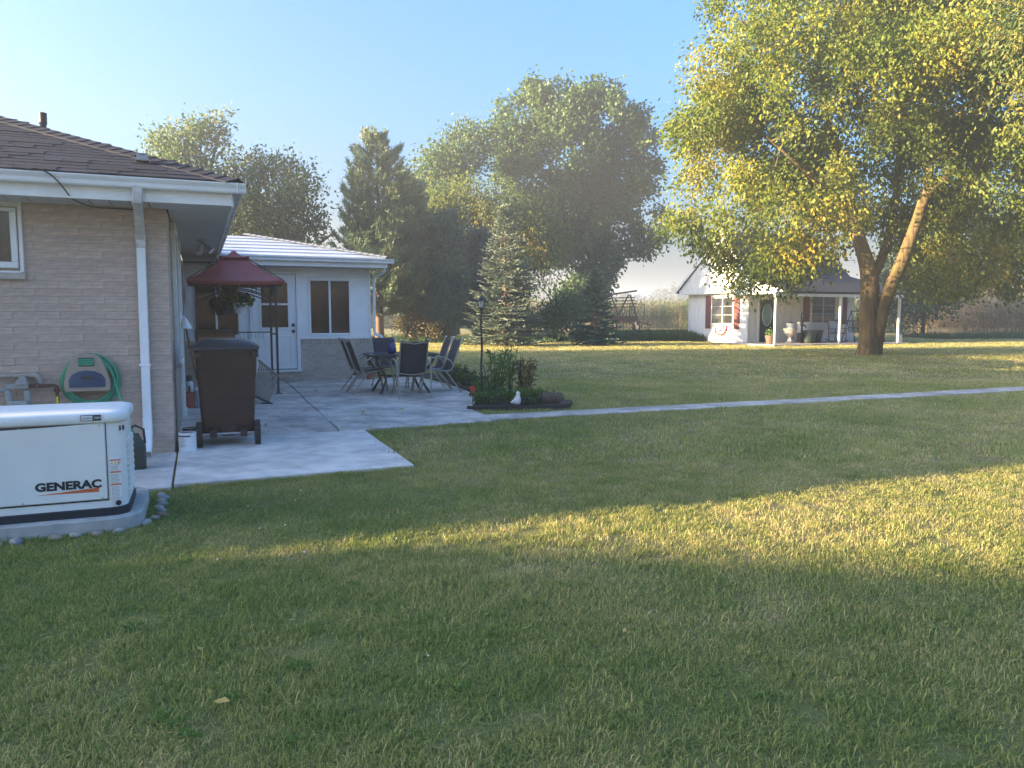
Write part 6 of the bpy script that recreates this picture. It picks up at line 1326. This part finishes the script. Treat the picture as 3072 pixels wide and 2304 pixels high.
# fallen leaves: thick under the maple, a few strays on the near lawn
fv, ff = leaves(np.zeros((1, 3)), np.array([[1., 0, .3]]), .10, .065, 0, np.random.default_rng(4)); 
fl_me = []
for k in range(4):
    me = bpy.data.meshes.new('fallen_leaf'); q = random.uniform(.01, .025); me.from_pydata([(0, 0, 0), (.045, .033, q), (.10, 0, .012), (.045, -.033, q * .6)], [], [(0, 1, 2), (0, 2, 3)]); me.materials.append(MATS['leaf_fallen']); fl_me.append(me)
g = np.random.default_rng(12); LP = []
for i in range(1500):
    a = g.random() * 6.283; r_ = abs(g.normal()) * 6.5; x = mbase.x - 2.2 + r_ * math.cos(a) * 1.35; y = mbase.y + .3 + r_ * math.sin(a) * .9
    LP.append((x, y, float(gh(x, y)) + .045))
for u, v in ((692, 2143), (853, 2142), (280, 2027), (229, 2020), (1235, 2245), (1640, 1995), (1870, 1930), (2130, 1800), (2360, 1600), (1470, 1650), (998, 1845), (865, 1890), (1130, 1693), (2805, 1750), (610, 1985), (130, 1950), (1460, 1870)): p = gpt(u, v); LP.append((p[0], p[1], .05))
LP = np.array(LP); k = np.ones(len(LP), bool)
for p in KEEP: k &= ~in_poly(LP[:, 0], LP[:, 1], p)
LP = LP[k]; LP = np.concatenate([np.stack([g.uniform(.3, 4.0, 26), g.uniform(-1.4, 8, 26), np.full(26, .037)], 1), LP]); n = len(LP); tag(scatter('fallen_leaves', LP, np.stack([g.normal(size=n) * .35, g.normal(size=n) * .35, g.random(n) * 6.28], 1), np.repeat(g.uniform(.55, 1.15, (n, 1)), 3, 1) * np.where(np.arange(n) > n - 17, .4, 1.0)[:, None], g.integers(0, 4, n), fl_me), 'yellow fallen leaves scattered over the lawn round the maple', 'leaves', kind='stuff')

# flower bed plants
def clump(name, lab, x, y, h, spread, ns, nl, L, Wd, lm, seed, grp):
    g = np.random.default_rng(seed); root = thing(name, lab, 'plant', (x, y, .04), 0, grp); mb = MB(); P_ = []; O_ = []
    for i in range(ns):
        a = g.random() * 6.283; s_ = spread * g.uniform(.2, 1); t = (s_ * math.cos(a), s_ * math.sin(a), h * g.uniform(.6, 1)); b = (t[0] * .3, t[1] * .3, 0)
        pts = spl([b, ((b[0] + t[0]) / 2 - .02, (b[1] + t[1]) / 2, t[2] * .55), t], 4); mb.tube(pts, .006, 5)
        for j in range(nl):
            q = pts[int(g.uniform(.25, 1) ** .7 * (len(pts) - 1))]; P_.append(tuple(q)); O_.append((g.normal(), g.normal(), .2))
    tag(mb.build('stems', 'bark_dark' if lm == 'leaf_garden_dry' else 'leaf_dark', root), kind='stuff'); O_ = np.array(O_); O_ /= np.linalg.norm(O_, axis=1)[:, None]
    v, f = leaves(np.array(P_), O_, L, Wd, .35, g); link('foliage', np_mesh('foliage', v, f), root, lm)
cg = 'plants in the bed by the patio'
clump('garden_plant', 'tall leafy green plant behind the white dove figurine', 4.78, 3.05, .86, .34, 18, 13, .10, .042, 'leaf_garden', 401, cg)
clump('garden_plant', 'tall browning plant at the right of the flower bed', 5.30, 3.05, .72, .26, 13, 15, .10, .042, 'leaf_garden_dry', 402, cg)
clump('garden_plant', 'slender green plant in the middle of the flower bed', 5.05, 3.2, .95, .2, 8, 11, .09, .04, 'leaf_garden', 403, cg)
for i, (x, y, h, s_, lm, lab) in enumerate(((4.45, 2.62, .22, .3, 'leaf_garden', 'low green mat of leaves round the foot of the lamp post'), (4.95, 2.62, .26, .34, 'leaf_garden', 'low green ground cover right behind the dove figurine'), (5.38, 2.78, .24, .3, 'leaf_garden', 'low green ground cover behind the log'), (4.75, 3.35, .25, .3, 'leaf_garden', 'low leafy plant left of the tall green plant'), (4.98, 4.1, .27, .3, 'leaf_garden', 'low plant on the patio edge in front of the right chairs'), (5.12, 4.9, .3, .3, 'leaf_dark', 'dark leafy plant beside the right chairs'), (5.2, 5.8, .32, .3, 'leaf_garden', 'leafy plant behind the right chairs'), (5.28, 6.7, .34, .32, 'leaf_dark', 'dark leafy plant beyond the right chairs'), (5.35, 7.6, .34, .34, 'leaf_garden', 'farthest leafy plant along the patio edge'), (5.1, 2.35, .10, .22, 'leaf_dark', 'dark creeping plant along the bed edging'))):
    clump('garden_plant', lab, x, y, h, s_, 22, 14, .075, .05, lm, 410 + i, cg)

# corn
def corn(name, m_, seed, H):
    g = np.random.default_rng(seed); V, F = [], []
    def strip(P_, w_):
        n0 = len(V)
        for p, (sx, sy), wd in zip(P_, [w_[0]] * len(P_), w_[1]): V.append((p[0] - sx * wd, p[1] - sy * wd, p[2])); V.append((p[0] + sx * wd, p[1] + sy * wd, p[2]))
        for i in range(len(P_) - 1): k = n0 + 2 * i; F.append((k, k + 1, k + 3, k + 2))
    for a in (0, 1.57): strip([(0, 0, 0), (.02, 0, H * .5), (.0, .02, H)], ((math.cos(a), math.sin(a)), (.014, .012, .006)))
    for i in range(11):
        a = g.random() * 6.283; z = H * (.15 + .07 * i); L = g.uniform(.5, .85) * (1 - .3 * i / 11); d = (math.cos(a), math.sin(a)); dr = g.uniform(.25, .9)
        strip([(d[0] * L * t, d[1] * L * t, z + L * (.75 * t - dr * 1.3 * t * t)) for t in (0, .35, .7, 1)], ((-d[1], d[0]), (.03, .045, .03, .004)))
    for i in range(5): a = g.random() * 6.283; strip([(0, 0, H), (.1 * math.cos(a), .1 * math.sin(a), H + .25)], ((-math.sin(a), math.cos(a)), (.012, .008)))
    me = np_mesh(name, np.array(V), np.array(F)); me.materials.append(MATS[m_]); return me
cgn = [corn('corn_plant', 'corn_green', 500 + i, 2.45) for i in range(4)] + [corn('corn_plant', 'corn_dry', 505, 2.4)]; cdr_ = [corn('corn_plant', 'corn_dry', 510 + i, 2.95) for i in range(4)]
def field(name, lab, p0, du, dv, nu, nv, srcs, seed, jit=.06):
    g = np.random.default_rng(seed); U, V = np.meshgrid(np.arange(nu), np.arange(nv)); P_ = np.array(p0) + U.ravel()[:, None] * np.array(du) + V.ravel()[:, None] * np.array(dv); P_ = P_ + g.normal(size=P_.shape) * jit
    n = len(P_); P3 = np.concatenate([P_, gh(P_[:, 0], P_[:, 1])[:, None]], 1); s_ = g.uniform(.85, 1.12, n)
    tag(scatter(name, P3, np.stack([g.normal(size=n) * .08, g.normal(size=n) * .08, g.random(n) * 6.28], 1), np.stack([s_, s_, s_ * g.uniform(.92, 1.06, n)], 1), g.integers(0, len(srcs), n), srcs), lab, 'corn', kind='stuff')
a0 = plan(76, -32); field('cornfield', 'standing green and tan corn beyond the cottage on the left', a0, (RT.x * .22, RT.y * .22), (FW.x * .76, FW.y * .76), 360, 16, cgn, 1)
field('cornfield', 'dry brown corn standing at the right margin', (48.2, 12), (0, .21), (.76, 0), 100, 12, cdr_, 2)
field('cornfield', 'tall green corn behind the cottage and thicket', (44, 33), (.0, .22), (.76, 0), 120, 10, cgn, 3)
field('cornfield', 'dry corn across the drive behind the viewer', (-6, -26), (.24, .0), (0, -.76), 190, 8, cdr_, 4)
# rough grass and weeds strip before the corn
rw = [tuft('weed_tuft', 40, .28, .55, .03, 340 + i, .5) for i in range(3)]
for me in rw: me.materials.clear(); me.materials.append(MATS['leaf_silver'])
P_ = []; g = np.random.default_rng(15)
for i in range(1500):
    d = g.uniform(38.5, 44); s_ = g.uniform(3.0, 10.0); x, y = plan(d, s_ + (d - 38) * .1); P_.append((x, y, float(gh(x, y))))
for i in range(700): x, y = plan(g.uniform(36, 44), g.uniform(-10, 3)); P_.append((x, y, float(gh(x, y))))
for i in range(500): x, y = plan(g.uniform(42, 46), g.uniform(23, 30)); P_.append((x, y, float(gh(x, y))))
P_ = np.array(P_); n = len(P_); s_ = g.uniform(.4, 1.2, n) * np.where(np.arange(n) < 1500, 1.0, .6)
tag(scatter('tall_weeds', P_, np.stack([g.normal(size=n) * .1, g.normal(size=n) * .1, g.random(n) * 6.28], 1), np.stack([s_, s_, s_], 1), g.integers(0, 3, n), rw), 'rough uncut weeds along the edge of the corn', 'weeds', kind='stuff')

# far wood on the horizon
g = np.random.default_rng(18); C_ = []; Rr = []
for i in range(150):
    s_ = -210 + 560 * i / 149 + g.normal() * 2; d = 310 + g.normal() * 14; h_ = (12 + 4 * math.sin(i * .35) + g.normal() * 1.6) * (1.0 + .25 * (abs(i - 64) < 1)); x, y = plan(d, s_); C_.append((x, y, h_ * .5)); Rr.append((4.6, 4.6, h_ * .56))
C_, Rr = np.array(C_), np.array(Rr); k = g.integers(0, len(C_), 42000); d = g.normal(size=(len(k), 3)); d /= np.linalg.norm(d, axis=1)[:, None]; Pl = C_[k] + d * Rr[k] * (g.random((len(k), 1)) ** .3); Pl[:, 2] = np.maximum(Pl[:, 2], .2)
v, f = leaves(Pl, d, 1.5, 1.2, .2, g); tag(link('far_wood', np_mesh('far_wood', v, f), None, 'far_wood'), 'hazy line of woodland on the horizon beyond the corn', 'woodland', kind='stuff')

# ---------------------------------------------------------------- old farm implement and iron frame beyond the garden
ib = px(1868, 985, 56); imp = thing('farm_cultivator', 'rusty folded farm cultivator parked at the edge of the corn', 'implement', (ib.x, ib.y, .12), -YAW)
MB().bar((-1.1, 0, 2.78), (1.0, 0, 3.08), .12, .12).build('top_bar', 'rust_iron', imp)
for x0, x1 in ((-.9, -.2), (.4, -.5), (.5, 1.1)): MB().bar((x0, 0, 2.8), (x1, 0, 1.0), .10, .10).build('frame_bar', 'rust_iron', imp)
for i in range(4): MB().bar((-1.05, .1 * i, 2.55 - .22 * i), (.85 + .06 * i, .1 * i, 2.60 - .22 * i), .07, .07).build('tool_bar', 'rust_iron', imp)
for i in range(13):
    x = -.95 + .16 * i; z = 1.95 - .12 * (i % 3); mb = MB().tube(spl([(x, 0, z), (x + .12, -.15, z - .25), (x + .02, -.25, z - .55), (x - .14, -.2, z - .75)], 3), .025, 6); mb.build('tine', 'rust_iron', imp, 60)
MB().box(-.9, 1.1, -.15, .15, .75, 1.25, .02).build('toolbox', 'rust_iron', imp)
for x in (-.7, .95):
    wv_ = MB().lathe([(.18, -.1), (.38, -.11), (.45, -.06), (.45, .06), (.38, .11), (.18, .1)], n=20).build('wheel', 'rubber', imp, 40); wv_.location = (x, -.3, .45); wv_.rotation_euler = (0, R(90), R(20)); MB().lathe([(.03, -.05), (.18, -.04), (.18, .04), (.03, .05)], n=14).build('rim', 'galvanised', wv_, 40)
for i in range(9): MB().tube([(-.9 + .22 * i, -.1, .85), (-.85 + .22 * i, -.35, .5), (-.95 + .22 * i, -.3, .15)], .03, 6).build('tine', 'rust_iron', imp, 50)
MB().bar((1.0, 0, .9), (2.1, -.3, .55), .09, .09).build('drawbar', 'rust_iron', imp)
fb = px(1910, 985, 58); fr_ = thing('iron_frame', 'thin rusty iron goal shaped frame beside the cultivator', 'frame', (fb.x, fb.y, .12), -YAW)
for x in (-.55, .55): MB().tube([(x, 0, 0), (x, 0, 2.15)], .03, 6).build('upright', 'rust_iron', fr_)
MB().tube([(-1.1, 0, 2.15), (.55, 0, 2.15)], .03, 6).build('top_rail', 'rust_iron', fr_)
# barn added out of view past the house, shaped to shade the near lawn
barn = thing('added_shade_barn', 'unseen pale metal barn added far left to shade the near lawn', 'barn', (-28, -8.12, 0))
BH = 4.45
MB().box(-10, .25, -9.2, 9.25, -.1, BH).build('wall', 'weathered_white', barn)
mb = MB(); mb.loft([[(x, -9.4, BH - .05), (x, 9.3, BH - .05), (x, 9.3, BH + .05), (x, 0, BH + 3.0), (x, -9.4, BH + .05)] for x in (-10.4, .3)]); mb.build('roof', 'galvanised', barn)
MB().box(.25, .31, -3, 2, 0, 3.8, .01).build('door', 'white_metal', barn)

# ---------------------------------------------------------------- morning haze
hz = MB().box(-260, 520, -140, 520, -1.2, 20.5); ho = link('haze', hz.mesh('haze')); tag(ho, 'thin morning haze over the garden and fields', 'haze', kind='stuff')
m = bpy.data.materials.new('haze'); m.use_nodes = True; t = m.node_tree; t.nodes.clear()
out = t.nodes.new('ShaderNodeOutputMaterial'); pv = t.nodes.new('ShaderNodeVolumePrincipled'); pv.inputs['Color'].default_value = (.82, .91, 1, 1); pv.inputs['Density'].default_value = .0022; pv.inputs['Anisotropy'].default_value = .3
t.links.new(pv.outputs[0], out.inputs['Volume']); ho.data.materials.append(m)
